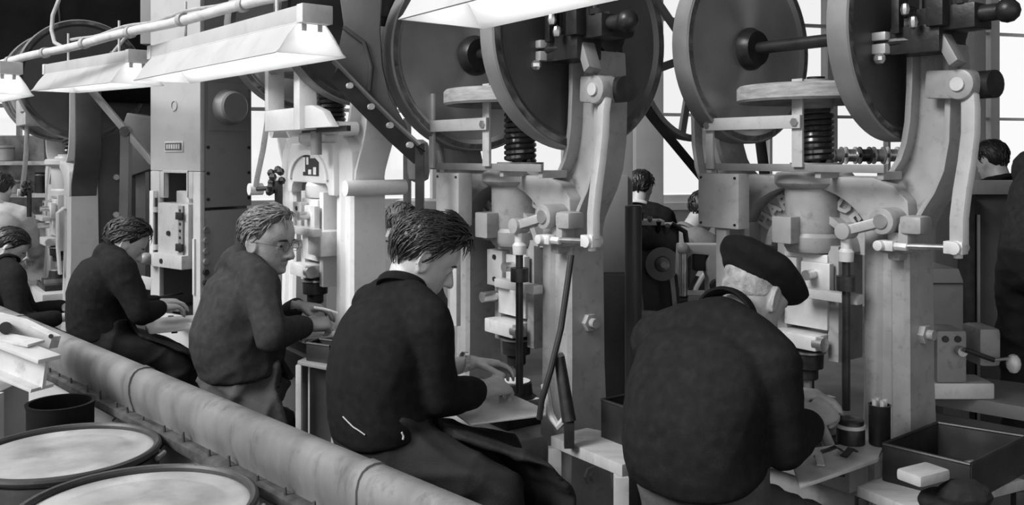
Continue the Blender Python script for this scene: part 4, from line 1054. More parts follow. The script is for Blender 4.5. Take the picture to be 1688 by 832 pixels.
# beret
pb = PB(); hx, hy, hz = H4.x, H4.y, H4.z
up_b = unit(hz*.90+hy*.08+hx*.22); fb = unit(hy-up_b*np.dot(hy, up_b)); xb = np.cross(fb, up_b); cb = H4.P(.0, -.006, .765)
pb.loft([cb-up_b*.045, cb-up_b*.030, cb-up_b*.004+xb*.004, cb+up_b*.024+xb*.010, cb+up_b*.046+xb*.012, cb+up_b*.058+xb*.010], [xb]*6, [fb]*6, [.084, .092, .125, .132, .104, .045], [.104, .112, .140, .142, .112, .05], 40, 2.1)
pb.limb([cb+up_b*.055+xb*.01, cb+up_b*.068+xb*.01], [.006, .004], 8)
fb_ = folds(77, .010, 26)
pb.fuse('beret', 'felt', W4, .006, 3, fb_)
stool(pl, float(pl[2])-.14, fw4, 'stool under the worker in the beret')

# ---- older man with glasses
fw2 = npv((.84, .54, 0)); rt2 = npv((.54, -.84, 0))
nk = a3(392, 432, 3.43); pl = a3(400, 632, 3.40); sm = nk+fw2*.03-npv((0, 0, .065))+rt2*.0
J = dict(neck=nk, pel=pl, shR=sm+rt2*.18, shL=sm-rt2*.18, wrR=a3(503, 536, 3.38), wrL=a3(492, 504, 3.56), elR=a3(446, 553, 3.18), knR=npv((-.85, 3.20, .54)), knL=npv((-.93, 3.56, .52)),
         handR=dict(d=fw2*.9+npv((0, 0, .05)), n=npv((0, 0, -1))-rt2*.6, curl=(.9, .9, .5)), handL=dict(d=fw2*.8+rt2*.3+npv((0, 0, -.1)), n=npv((0, 0, -1)), curl=(.35, .5, .4)))
W2, H2, L2 = person('older worker with glasses in a grey pullover, glancing sideways', J, fw2,
    dict(o=a3(438, 401, 3.44), fwd=npv((.93, -.28, -.16)), up=npv((.12, 0, 1)), sc=1.08, brow='hair_dark', gaze=(-.25, -.35, -.1)),
    dict(mat='knit_mid', skin='skin_old', stout=1.08, belly=.03, bow=.02, apron=True, apron_w=.10, tfold=.05, tfreq=26, apron_mat='cloth', trouser='cloth_mid', collar_mat='knit_mid', fold=.015, collar_h=.05, hem=.13), 8)
hair(H2, 'hair_grey', W2, .010, 13, lift=.05, side=.0, nape=.28, sweep=(.05, -1, .2), clumps=420, clen=.045, crad=.0032, front=.012)
off = npv(W2.location); gl = MB()
for sx in (-1, 1):
    c = H2.P(sx*.032, .100, .487)-off; gl.tube([tuple(c+H2.x*.021*math.cos(t)*H2.sc+H2.z*.017*math.sin(t)*H2.sc) for t in np.linspace(0, 2*np.pi, 25)[:-1]], .0010, 6, True)
    gl.tube([tuple(H2.P(sx*x, y, h)-off) for x, y, h in ((.053, .098, .49), (.072, .085, .50), (.080, .03, .495), (.080, -.012, .485), (.076, -.028, .45))], .0011, 6)
gl.tube([tuple(H2.P(x, y, h)-off) for x, y, h in ((-.012, .101, .495), (0, .106, .505), (.012, .101, .495))], .0011, 6)
gl.build('spectacles', 'iron', W2)
MB().tube([tuple(H2.P(x, y, h)-off) for x, y, h in ((-.026, .086, .262), (-.012, .097, .285), (0, .099, .288), (.012, .097, .285), (.026, .086, .262))], [.002, .0045, .004, .0045, .002], 8).build('moustache', 'hair_grey', W2)
stool(pl-fw2*.05, float(pl[2])-.14, fw2, 'stool under the older worker with glasses')

# ---- fourth man, further left
fw1 = npv((.83, .56, 0)); rt1 = npv((.56, -.83, 0))
nk = a3(176, 420, 4.36); pl = a3(168, 556, 4.33); sm = nk+fw1*.03-npv((0, 0, .06))
J = dict(neck=nk, pel=pl, shR=sm+rt1*.17, shL=sm-rt1*.17, wrR=a3(264, 508, 4.42), wrL=a3(262, 498, 4.62), elR=a3(232, 518, 4.20), arm=(.26, .25), knR=a3(290, 600, 4.36), knL=a3(296, 590, 4.62),
         handR=dict(d=fw1*.9-rt1*.2, n=npv((0, 0, -1)), curl=(.5, .6, .4)), handL=dict(d=fw1*.8+rt1*.2, n=npv((0, 0, -1)), curl=(.4, .5, .4)))
W1, H1, L1 = person('dark-haired worker in a dark pullover at the tall plain grey press', J, fw1,
    dict(o=a3(203, 403, 4.40), fwd=fw1*.80+rt1*.05+npv((0, 0, -.55)), up=fw1*.4+npv((0, 0, .85)), sc=.98), dict(mat='knit_b', skin='skin', bow=.05, trouser='cloth', apron=True, apron_mat='cloth'), 15, .006)
hair(H1, 'hair_dark', W1, .016, 21, lift=.03, nape=.28, clumps=260, clen=.05, front=.010)
stool(pl, float(pl[2])-.14, fw1, 'stool under the worker at the tall grey press')

# pale apron strings lying on the clothes (found by looking along the view onto the cloth)
from mathutils.bvhtree import BVHTree
def on_cloth(root, pix, lift=.004):
    T = []
    for o in root.children:
        if o.name.split('.')[0] in ('sweater', 'trousers', 'apron'):
            off = Vector(root.location); T.append(BVHTree.FromPolygons([v.co+off for v in o.data.vertices], [p.vertices[:] for p in o.data.polygons]))
    out = []; eye = Vector((0, 0, CAM))
    for px, py in pix:
        dr = (at(px, py, 1.)-eye).normalized(); best = None
        for t in T:
            h = t.ray_cast(eye, dr)
            if h[0] is not None and (best is None or h[3] < best[1]): best = (h[0]+h[1]*lift, h[3])
        if best: out.append(best[0])
    return out
def string(root, pix, r, name, m):
    P = on_cloth(root, pix)
    if len(P) > 1: MB().tube([p-Vector(root.location) for p in P], r, 6).build(name, m, root)
string(W3, [(567, 686), (576, 695), (584, 703), (592, 708), (603, 716)], .002, 'apron_string', 'coat_pale')
string(W3, [(661, 712), (664, 718), (663, 724)], .003, 'apron_knot', 'coat_pale')
string(W4, [(1040, 786), (1034, 800), (1030, 815), (1027, 831)], .010, 'apron_tie', 'coat_pale')

# ================================================================== tall enclosed press (between the dark press and the white press)
P1 = thing('enclosed_press', 'tall boxy plain grey press with a small nameplate and viewing window', 'press', (-1.855, 5.0, 0), -math.radians(90-52))
def b1(lo, hi, name, m='paint_body', p=P1, bev=.006): return MB().box(lo, hi).build(name, m, p, bevel=bev)
f = MB()
f.box((-.245, 0, 1.51), (.245, .03, 2.9)); f.box((-.245, 0, 0), (-.15, .03, 1.51)); f.box((.175, 0, 0), (.245, .03, 1.51)); f.box((-.15, 0, 1.36), (-.10, .03, 1.51)); f.box((.125, 0, 1.36), (.175, .03, 1.51)); f.box((-.15, 0, 0), (.175, .03, .72))
f.build('front_plate', 'paint_body', P1, bevel=.008)
b1((.215, .03, 0), (.245, .33, 1.30), 'side_panel', 'paint_body_shaded'); b1((.20, .03, 1.315), (.24, .33, 2.9), 'side_panel', 'paint_body_shaded')
b1((-.245, .03, 0), (-.215, .33, 2.9), 'side_panel', 'paint_body_shaded'); b1((-.215, .30, 0), (.2, .33, 2.9), 'back_panel', 'paint_body_shaded')
b1((-.215, .10, .70), (.2, .30, .74), 'bed', 'iron')
w_ = MB(); w_.box((-.11, -.006, 1.50), (.135, .0, 1.515)); w_.box((-.11, -.006, 1.37), (-.098, 0, 1.51)); w_.box((.124, -.006, 1.37), (.135, 0, 1.51)); w_.build('window_bead', 'paint_body', P1, bevel=.003)
b1((.06, .05, 1.3), (.09, .10, 1.5), 'slide_rod', 'steel'); b1((-.08, .06, 1.33), (.12, .16, 1.40), 'slide_top', 'plate')
sl = b1((-.135, -.02, 1.03), (.165, .08, 1.335), 'slide', 'paint_pale')
b1((.085, -.032, 1.05), (.13, -.02, 1.325), 'rack_strip', 'paint_mid', sl, .002)
for z in np.linspace(1.08, 1.30, 7): MB().cyl((.107, -.036, z), (.107, -.03, z), .008, n=8).build('rack_hole', 'black', sl)
for z in (1.27, 1.10): b1((.075, -.042, z-.02), (.14, -.03, z+.02), 'rack_clamp', 'iron', sl, .003)
MB().cyl((-.02, -.03, 1.17), (-.02, -.018, 1.17), .014, n=10).build('slide_bolt', 'iron', sl)
lp = b1((-.135, -.06, .985), (.165, .06, 1.06), 'slide_lip', 'paint_pale', sl); MB().cyl((-.03, -.065, 1.02), (-.03, -.055, 1.02), .014, n=10).build('lip_bolt', 'iron', lp)
rl = b1((-.205, -.03, .98), (-.165, .0, 1.40), 'rail', 'paint_white'); 
MB().cyl((-.15, -.02, 1.0), (-.15, -.02, 1.36), .007, n=10).build('rail_rod', 'iron', rl)
for z in (1.07, 1.28): MB().lathe((-.15, -.02, z), (0, 0, 1), [(0, .008), (0, .016), (.03, .016), (.03, .008)], 12).build('rail_collar', 'paint_pale', rl)
MB().ball((-.20, -.05, 1.02), .035, 12).build('knob', 'paint_mid', P1)
b1((.19, -.012, .85), (.205, 0, 1.15), 'edge_strip', 'paint_white', P1, .002)
for z in np.linspace(.80, 1.20, 8):
    MB().cyl((.245, .03, z), (.262, .03, z), .016, n=10).build('side_button', 'iron' if int(z*100) % 3 else 'steel', P1)
bs = MB().lathe((.24, .17, 1.86), (1, 0, 0), [(0, .10), (.012, .10), (.03, .088), (.07, .085), (.08, .075), (.08, .01)], 36).build('side_boss', 'paint_body_shaded', P1)
b1((.24, .05, 1.73), (.25, .30, 1.99), 'boss_plate', 'paint_body_shaded', P1, .004)
for y in (.05, .31):
    for z in (1.36, 1.5, 1.64, 2.1): MB().cyl((.24, y, z), (.246, y, z), .009, n=8).build('panel_screw', 'iron', P1)
npl = b1((-.09, -.006, 1.615), (.09, 0, 1.675), 'nameplate', 'plate', P1, .002)
b1((-.08, -.0075, 1.625), (.08, -.006, 1.665), 'nameplate_field', 'paint_dark', npl, 0)
for i in range(6): b1((-.068+i*.023, -.0085, 1.632), (-.053+i*.023, -.0074, 1.658), 'nameplate_stroke', 'plate', npl, 0)
MB().lathe((.0, -.001, 1.87), (0, -1, 0), [(0, .03), (.004, .03), (.004, .024), (0, .024)], 20, True).build('stamped_ring', 'paint_body', P1)

# ================================================================== work tables and trays
def table(name, label, cat, corners, z, th, m, legs=True, legm='paint_mid', shelf=None, lw=.03, skip=()):
    c0 = sum((Vector(c) for c in corners), Vector((0, 0)))/len(corners)
    t = thing(name, label, cat, (c0.x, c0.y, 0)); n = len(corners); q = [(c[0]-c0.x, c[1]-c0.y) for c in corners]
    vs = [(x, y, z-th) for x, y in q]+[(x, y, z) for x, y in q]
    MB().add(vs, [tuple(range(n)), tuple(range(2*n-1, n-1, -1))]+[(i, (i+1) % n, (i+1) % n+n, i+n) for i in range(n)]).build('top', m, t, bevel=min(th*.3, .004))
    if legs:
        for i_, (x, y) in enumerate(q):
            if i_ in skip: continue
            MB().box((x*.93-lw/2, y*.93-lw/2, 0), (x*.93+lw/2, y*.93+lw/2, z-th)).build('leg', legm, t, bevel=.002)
    if shelf:
        vs = [(x*.9, y*.9, shelf-.015) for x, y in q]+[(x*.9, y*.9, shelf) for x, y in q]
        MB().add(vs, [tuple(range(n)), tuple(range(2*n-1, n-1, -1))]+[(i, (i+1) % n, (i+1) % n+n, i+n) for i in range(n)]).build('shelf', legm, t)
    return t
def bracket(t, z, to):
    """arm under a work plate back to its press"""
    o = Vector(t.location); q = Vector((to[0], to[1], 0))-Vector((o.x, o.y, 0))
    MB().beam((0, 0, z-.03), (q.x, q.y, z-.03), .03, .03).build('support_arm', 'iron', t, bevel=.003)
    return t
def gp(px, py, z):
    Z = (CAM-z)*F/(py-HY); return ((px-CX)/F*Z, Z)
# steel tray tables in front of each press
c = [gp(775, 698, .795), gp(915, 681, .795), gp(850, 652, .795), gp(703, 647, .795)]
t3 = table('steel_tray_table', 'thin pale steel work plate in front of the young dark-haired worker', 'work plate', c, .795, .006, 'plate', legs=False); bracket(t3, .79, (-.02, 3.14))
c = [gp(1318, 800, .765), gp(1447, 755, .765), gp(1462, 722, .765), gp(1300, 742, .765)]
t4 = table('steel_tray_table', 'pale steel work plate by the hands of the worker in the beret', 'work plate', c, .765, .012, 'plate', legs=False); bracket(t4, .755, (1.0, 2.96))
c = [gp(488, 558, .92), gp(552, 553, .92), gp(556, 545, .92), gp(490, 548, .92)]
t2 = table('steel_tray_table', 'thin work plate in front of the older worker with glasses', 'work plate', c, .92, .006, 'plate', legs=False); bracket(t2, .915, (-.80, 3.60))
c = [gp(246, 547, .75), gp(338, 538, .75), gp(330, 518, .75), gp(235, 525, .75)]
t1 = table('steel_tray_table', 'pale work plate beside the hands of the worker at the tall grey press', 'work plate', c, .75, .012, 'paint_white', legs=False); bracket(t1, .74, (-1.86, 4.96))
# shelf bench under the older worker's tray
c = [gp(490, 594, .885), gp(553, 606, .885), gp(570, 592, .885), gp(512, 584, .885)]
tb = table('small_shelf_table', 'narrow metal side table with a lower shelf beside the older worker', 'table', c, .885, .015, 'paint_mid', legm='paint_pale', shelf=.55, lw=.02)
# wooden bench between the two right-hand workers
ex3, ey3 = npv((.58, -.81)), npv((.81, .58)); o_ = npv(gp(916, 716, .72))-ey3*.02
c = [o_, o_+ex3*.33, o_+ex3*.33+ey3*.26, o_+ey3*.15]
t = table('wooden_bench', 'worn wooden bench with pale edges between the two right-hand workers', 'bench', c, .72, .035, 'wood', legm='wood', shelf=.28, lw=.04, skip=(2, 3))
# right-hand board and low table
c = [gp(1412, 800, .70), gp(1500, 836, .70), gp(1690, 790, .70), gp(1530, 752, .70)]
tbr = table('wooden_board', 'thick worn wooden board under the black box at the lower right', 'board', c, .70, .03, 'wood', legm='iron', skip=(3,))

c_ = sum((npv(gp(a, b, .885)) for a, b in ((490, 594), (553, 606), (570, 592), (512, 584))), npv((0, 0)))/4
MB().box((-.05, .03, .02), (.10, .045, .85)).build('back_panel', 'paint_dark', tb)  # dark sheet added to stand for the dim space under the table
def open_box(label, corners, z0, h, m, lip=True, cat='box', name='steel_box', th=.006):
    c0 = sum((Vector(c) for c in corners), Vector((0, 0)))/4; t = thing(name, label, cat, (c0.x, c0.y, z0)); q = [Vector((c[0]-c0.x, c[1]-c0.y, 0)) for c in corners]
    MB().add([tuple(p) for p in q]+[tuple(p+V(0, 0, th)) for p in q], [(0, 1, 2, 3), (7, 6, 5, 4)]+[(i, (i+1) % 4, (i+1) % 4+4, i+4) for i in range(4)]).build('bottom', m, t)
    for i in range(4):
        a, b = q[i], q[(i+1) % 4]
        MB().beam(a+V(0, 0, h/2), b+V(0, 0, h/2), h if False else th, h, (0, 0, 1)).build('side', m, t, bevel=.001)
    if lip:
        for i in range(4):
            a, b = q[i]+V(0, 0, h), q[(i+1) % 4]+V(0, 0, h)
            MB().cyl(a, b, .005, n=8).build('rolled_edge', m, t)
    return t
o_ = npv(gp(984, 722, .72))+ey3*.02
open_box('black steel box standing on the wooden bench beside the worker in the beret', [o_, o_+ex3*.17, o_+ex3*.17+ey3*.16, o_+ey3*.12], .721, .115, 'blackbox')
o_ = npv(gp(506, 594, .885))
open_box('small black steel box on the narrow side table by the older worker', [o_, o_+npv((.09, -.05)), o_+npv((.115, .02)), o_+npv((.025, .07))], .886, .06, 'blackbox')
q = [npv(gp(1456, 792, .70)), npv(gp(1600, 830, .70)), npv(gp(1692, 778, .70)), npv(gp(1545, 752, .70))]
open_box('large black steel tote box at the lower right corner', q, .701, .10, 'blackbox')

# things in and on the black box, lower right
def lump(name, label, cat, p, r, sc, m, seed, group=None):
    t = thing(name, label, cat, p, 0, group); pb = PB(); rr = np.random.default_rng(seed)
    for i in range(5): pb.ell(npv(p)+rr.normal(size=3)*npv(sc)*r*.35+npv((0, 0, sc[2]*r*.8)), (npv((1, 0, 0)), npv((0, 1, 0)), npv((0, 0, 1))), npv(sc)*r*(.55+.3*rr.random()), 12)
    pb.fuse('cloth_bundle', m, t, r*.06, 2, folds(seed, r*.10, 40)); return t
lump('work_rag', 'dark crumpled rag lying against the black tote box', 'rag', tuple(V(*gp(1560, 852, .71), .703)), .06, (1.4, .9, .8), 'cloth', 31)
t = thing('wood_block', 'pale worn wooden block resting on the edge of the tote box', 'block', tuple(V(*gp(1522, 795, .80), .806)), .5)
MB().box((-.055, -.035, 0), (.055, .035, .028)).build('block', 'wood', t, bevel=.008)
rr = random.Random(5)
for i, (px, py) in enumerate(((1552, 770), (1568, 764), (1596, 760), (1562, 779))):
    t = thing('pressed_blank', ('small bright blank in the tote box, just right of the wooden block', 'small bright blank in the tote box, second from the wooden block', 'small bright blank in the tote box, furthest right from the wooden block', 'small bright blank in the tote box, closest to the wooden block')[i], 'metal part', tuple(V(*gp(px, py, .757), .745)), i*.8, 'bright blanks in the tote box')
    MB().lathe((0, 0, 0), (.3, .2, 1), [(0, .015), (.004, .02), (.012, .018), (.012, .004)], 14).build('cup', 'brass', t)
# loose parts on the work plates
for i, (px, py, z) in enumerate(((1372, 748, .766), (1400, 752, .766), (1350, 764, .766))):
    t = thing('pressed_strip', ('dark curled metal strip on the plate by the beret worker', 'short dark metal clip on the plate by the beret worker, next to the die', 'small flat metal offcut on the plate below the beret worker’s sleeve')[i].replace('’', "'"), 'metal part', tuple(V(*gp(px, py, z), z)), i*.7)
    MB().ribbon([(-.03, 0, .006), (-.01, 0, .012), (.01, 0, .02), (.03, 0, .008)], (0, 1, 0), .02, .004).build('strip', 'iron' if i < 2 else 'plate', t)
t = thing('tool_pot', 'dark round tin with a pale rim at the right-hand press table', 'tin', tuple(V(*gp(1450, 732, .766), .766)))
MB().lathe((0, 0, 0), (0, 0, 1), [(0, .028), (.004, .030), (.11, .030), (.115, .032), (.115, .027), (.02, .026)], 24).build('body', 'iron', t)
for i in range(4):
    a = i*1.6; MB().cyl((.012*math.cos(a), .012*math.sin(a), .03), (.016*math.cos(a), .016*math.sin(a), .13), .007, n=8).build('rod', 'plate', t)
t = thing('die_stack', 'dark round die beside the tin at the right-hand press', 'die', tuple(V(*gp(1402, 729, .766), .766)))
MB().lathe((0, 0, 0), (0, 0, 1), [(0, .04), (.05, .04), (.055, .037), (.068, .037), (.07, .033), (.068, .01)], 28).build('ring', 'iron', t)
MB().lathe((0, 0, .045), (0, 0, 1), [(0, .042), (.010, .042), (.010, .036), (0, .036)], 28, True).build('band', 'plate', t)

# workpieces held by the workers
def piece(label, p, L, d, m='plate'):
    t = thing('metal_workpiece', label, 'workpiece', tuple(p)); d = Vector(d).normalized()
    MB().ribbon([d*(-L/2), d*(-L/6)+V(0, 0, .003), d*(L/6)+V(0, 0, .003), d*(L/2)], d.cross(V(0, 0, 1)), .028, .005).build('strip', m, t); return t
piece('small pale metal strip held by the older worker with glasses', at(537, 511, 3.44), .09, (.9, .4, -.3), 'paper')
piece('bright small metal piece held by the worker in the beret', at(1362, 657, 2.72), .05, (.8, .4, .1), 'brass')
t = thing('paper_card', 'small white card standing by the arm of the worker at the tall grey press', 'card', tuple(at(240, 466, 4.7)))
MB().box((-.028, 0, -.032), (.028, .003, .032), Matrix.Rotation(.2, 4, 'Y')).build('card', 'paper', t)
MB().box((-.01, .003, -.10), (.01, .02, .03)).build('holder', 'iron', t)
MB().beam((0, .012, -.09), (.1, .25, -.09), .012, .012).build('holder_arm', 'iron', t)

# cable and hand lever in front of the middle press column
P = [at(942, 420, 2.78), at(935, 470, 2.77), at(925, 540, 2.76), at(908, 610, 2.75), at(893, 660, 2.75), at(889, 690, 2.76)]
t = thing('black_hose', 'black hose running down the column of the middle press', 'hose', tuple(P[-1]))
MB().tube([p-P[-1] for p in P], .0095, 10).build('hose', 'black', t)
p0, p1 = at(938, 694, 2.74), at(922, 588, 2.78)
t = thing('hand_lever', 'dark hand lever with a bright tip beside the middle press column', 'lever', tuple(p0))
MB().cyl((0, 0, 0), p1-p0, .022, .017, n=14).build('grip', 'iron', t); MB().ball(p1-p0, .017, 10).build('tip', 'steel', t)
MB().beam((0, .0, 0), (0, .0, .72-p0.z), .03, .03).build('stand', 'iron', t)
MB().tube([(.0, 0, .02), (-.03, .02, -.02), (-.055, .04, .01), (-.07, .05, .10)], .014, 8).build('casting', 'paint_pale', t)

# dark round post, grey cabinet and half-dome lamp behind the middle press
pz = 3.75; x0 = (1044-CX)/F*pz
t = thing('round_post', 'smooth dark vertical round post beside the middle press', 'post', (x0, pz, 0))
MB().lathe((0, 0, 0), (0, 0, 1), [(0, .09), (.02, .09), (.03, .035), (1.388, .035), (1.392, .031), (1.392, .003)], 32).build('tube', 'post', t)
t = thing('electric_cabinet', 'tall plain grey cabinet behind the middle press column', 'cabinet', ((1000-CX)/F*4.35, 4.35, 0))
MB().box((-.20, 0, 0), (.125, .35, 2.6)).build('body', 'pillar', t, bevel=.006)
MB().box((-.03, -.02, .25), (.10, 0, 1.02)).build('lower_door', 'paint_dark', t, bevel=.004)
MB().box((-.03, -.02, 1.04), (.10, 0, 1.5)).build('upper_door', 'pillar', t, bevel=.004)
p = at(968, 492, 3.45)
t = thing('lamp_dome', 'small half-dome reflector on the back of the middle press column', 'lamp', tuple(p))
MB().lathe((0, 0, 0), (.9, -.3, 0), [(0, .01), (0, .035), (.015, .062), (.04, .082), (.043, .08), (.02, .058), (.006, .03)], 30).build('reflector', 'steel', t)
MB().beam((0, 0, 0), (-.06, .05, 0), .02, .02).build('stem', 'iron', t)

# ================================================================== background machines and people
def rig(label, cat, name, p, rotz=0., group=None): return thing(name, label, cat, (p[0], p[1], 0), rotz, group)
# ---- wheel machine behind, between the two right-hand presses
p = at(1085, 430, 4.7); t = rig('machine with a dark flat wheel between the round post and the small pale press', 'machine', 'wheel_machine', p)
B_ = lambda mb, n, m, bev=.0, par=None: mb.build(n, m, par or t, bevel=bev)
z = p.z
B_(MB().lathe((0, -.12, z), (0, -1, 0), [(0, .075), (0, .085), (.012, .085), (.012, .04), (.0, .04)], 36, True), 'wheel', 'rim')
B_(MB().lathe((0, -.12, z), (0, -1, 0), [(0, .04), (.03, .035), (.05, .015), (.05, .003)], 20), 'hub', 'steel')
for i in range(4):
    x = -.1+i*.045; B_(MB().cyl((x, 0, z+.10), (x, -.08, z+.25-.02*i), .014, n=10), 'spindle', 'steel' if i % 2 else 'iron')
B_(MB().box((-.14, -.05, z+.06), (.10, .15, z+.19)), 'head', 'iron', .01); B_(MB().box((-.13, -.08, z+.19), (.02, .05, z+.215)), 'tray', 'plate', .003)
B_(MB().tube([(.05, -.1, z+.2), (.12, -.1, z+.16), (.14, -.1, z+.02), (.13, -.1, z-.12)], .014, 8), 'feed_pipe', 'iron')
for x in (-.12, .05, .09): B_(MB().beam((x, -.1, z-.05), (x+.02, -.1, z-.24), .022, .022), 'strut', 'paint_pale')
B_(MB().beam((-.17, -.1, z-.25), (.20, -.12, z-.27), .035, .035), 'rail', 'paint_white', .003)
B_(MB().box((-.15, 0, 0), (.16, .25, z+.07)), 'stand', 'paint_dark', .01)
B_(MB().tube([(.14, -.12, z-.25), (.17, -.13, z-.12), (.20, -.14, z-.06), (.23, -.14, z-.02)], .013, 8), 'bent_handle', 'paint_white')
# ---- small pale press seen between
p = at(1165, 430, 3.95); t = rig('small pale open-frame press left of the beret worker', 'press', 'small_press', p); z = p.z
C_ = [(-.125, z+.075), (.12, z+.075), (.12, z-.7), (.0, z-.7), (.0, z-.10), (.0, z-.07), (-.01, z-.045), (-.01, z+.0), (.0, z+.03), (-.07, z+.035), (-.09, z+.02), (-.10, z-.06), (-.13, z-.06)]
fr = MB().prism(C_, -.05, .05); B_(fr, 'frame', 'paint_pale', .008)
B_(MB().box((-.06, -.03, z-.04), (.0, .03, z+.03)), 'throat', 'black', .004)
B_(MB().cyl((-.115, -.07, z-.14), (-.115, -.07, z+.07), .018, n=12), 'ram', 'steel'); B_(MB().ball((-.115, -.07, z+.06), .028, 12), 'ram_knob', 'paint_pale')
B_(MB().cyl((.03, -.09, z-.10), (.03, -.05, z-.10), .03, n=14), 'hand_knob', 'iron')
B_(MB().cyl((-.13, -.06, z-.16), (.02, -.08, z-.16), .022, n=12), 'handle', 'black')
B_(MB().box((-.10, -.1, z-.36), (.16, .1, z-.14)), 'body', 'paint_mid', .01)
B_(MB().box((-.12, -.12, 0), (.18, .12, z-.36)), 'stand', 'paint_dark', .01)
# ---- line of bobbin rollers seen through the right-hand press
p = at(1425, 256, 5.2); t = rig('row of shiny bobbins on a shaft behind the right-hand press', 'bobbin rack', 'bobbin_shaft', p); z = p.z
B_(MB().cyl((-.3, 0, z), (.3, 0, z), .012, n=10), 'shaft', 'steel')
for i in range(7):
    x = -.24+i*.08; B_(MB().lathe((x, 0, z), (1, 0, 0), [(-.03, .02), (-.03, .05), (-.024, .05), (-.022, .036), (.022, .036), (.024, .05), (.03, .05), (.03, .02)], 20), 'bobbin', ('iron', 'rim', 'steel')[i % 3])
for x in (-.32, .32): B_(MB().beam((x, 0, 0), (x, 0, z+.05), .05, .05), 'upright', 'iron')
# ---- right-hand background: partition rail, boxy machine, vice, bench
t = thing('dark_partition', 'dark partition behind the right-hand press with a flat top rail', 'partition', ((1640-CX)/F*4.6, 4.6, 0))
MB().box((-.30, 0, 0), (.55, .05, 1.40)).build('board', 'paint_dark', t, bevel=.004); MB().box((-.32, -.03, 1.40), (.57, .07, 1.47)).build('top_rail', 'paint_mid', t, bevel=.004)
MB().box((-.19, -.06, 0), (-.13, -.0, 1.40)).build('upright', 'iron', t, bevel=.004); MB().box((-.115, -.05, 0), (-.10, .0, 1.3)).build('pale_edge', 'rim', t)
p = at(1555, 500, 4.05); t = rig('grey boxy machine with sloped top right of the near press column', 'machine', 'boxy_machine', p); z = p.z
MB().prism([(-.14, .55), (.09, .55), (.09, z+.10), (.07, z+.155), (-.14, z+.155)], 0, .3).build('casing', 'paint_body_shaded', t, bevel=.006)
MB().box((-.14, -.008, z+.085), (.085, 0, z+.092)).build('seam', 'iron', t); MB().box((-.16, -.02, 0), (.11, .32, .55)).build('stand', 'paint_dark', t, bevel=.01)
p = at(1590, 580, 3.35); t = rig('bench vice with a crank handle on the right-hand metal bench', 'vice', 'bench_vice', p); z = p.z
MB().box((-.13, -.06, z-.10), (-.02, .08, z+.09)).build('rear_jaw', 'paint', t, bevel=.012); MB().box((.02, -.07, z-.04), (.10, .07, z+.10)).build('front_jaw', 'paint', t, bevel=.02)
MB().box((-.14, -.06, z-.159), (.08, .08, z-.10)).build('base', 'plate', t, bevel=.008); MB().cyl((-.05, -.09, z+.02), (-.05, -.06, z+.02), .018, n=12).build('boss', 'steel', t)
MB().cyl((-.05, -.10, z+.03), (.05, -.11, z-.005), .009, n=8).build('crank', 'iron', t); MB().ball((.125, -.1, z-.02), .025, 12, (1, 1, 1.4)).build('handle_knob', 'plate', t); MB().cyl((.05, -.11, z-.005), (.12, -.1, z), .006, n=8).build('handle_rod', 'steel', t)
for s in (-.1, -.055): MB().cyl((s, -.066, z+.06), (s, -.058, z+.06), .012, n=10).build('bolt', 'iron', t)
zb = z-.16
c = [gp(1515, 642, zb), gp(1720, 676, zb), gp(1760, 640, zb), gp(1540, 612, zb)]
table('metal_bench', 'long dark metal bench with a pale edge at the right', 'bench', c, zb, .05, 'paint_mid', legm='iron')
MBt = thing('bench_apron_panel', 'dark panel closing the front of the right-hand metal bench', 'panel', (*(npv(gp(1520, 644, zb))*1.01), 0))
a_ = Vector((*gp(1520, 645, zb), 0)); b2 = Vector((*gp(1715, 678, zb), 0)); o_ = Vector(MBt.location); n_ = Vector((-.01, -.02, 0))
MB().beam(a_-o_+n_+V(0, 0, zb/2-.03), b2-o_+n_+V(0, 0, zb/2-.03), .012, zb-.07, (0, 0, 1)).build('sheet', 'paint_dark', MBt)

# ---- machine fragments behind, between the white press and the middle press
p = at(690, 270, 6.0); t = rig('pale motor on a post seen behind the middle press guard', 'motor', 'post_motor', p); z = p.z
MB().lathe((0, 0, z-.1), (0, 0, 1), [(-.02, .03), (0, .065), (.05, .075), (.2, .075), (.24, .06), (.26, .03)], 24).build('housing', 'paint_pale', t)
MB().box((-.10, -.02, 0), (-.05, .03, z+.3)).build('post', 'rim', t, bevel=.003); MB().box((-.06, .0, z-.02), (.0, .04, z+.03)).build('arm', 'iron', t)
p = at(690, 345, 6.3); t = rig('pale flat-topped machine housing behind the young worker', 'machine', 'pale_machine', p); z = p.z
MB().box((-.2, 0, 0), (.14, .3, z-.06)).build('base', 'paint_white', t, bevel=.01); MB().box((-.16, -.02, z-.02), (.14, .3, z+.06)).build('cover', 'paint_white', t, bevel=.01); MB().box((-.15, 0, z-.06), (.12, .28, z-.02)).build('gap', 'black', t)
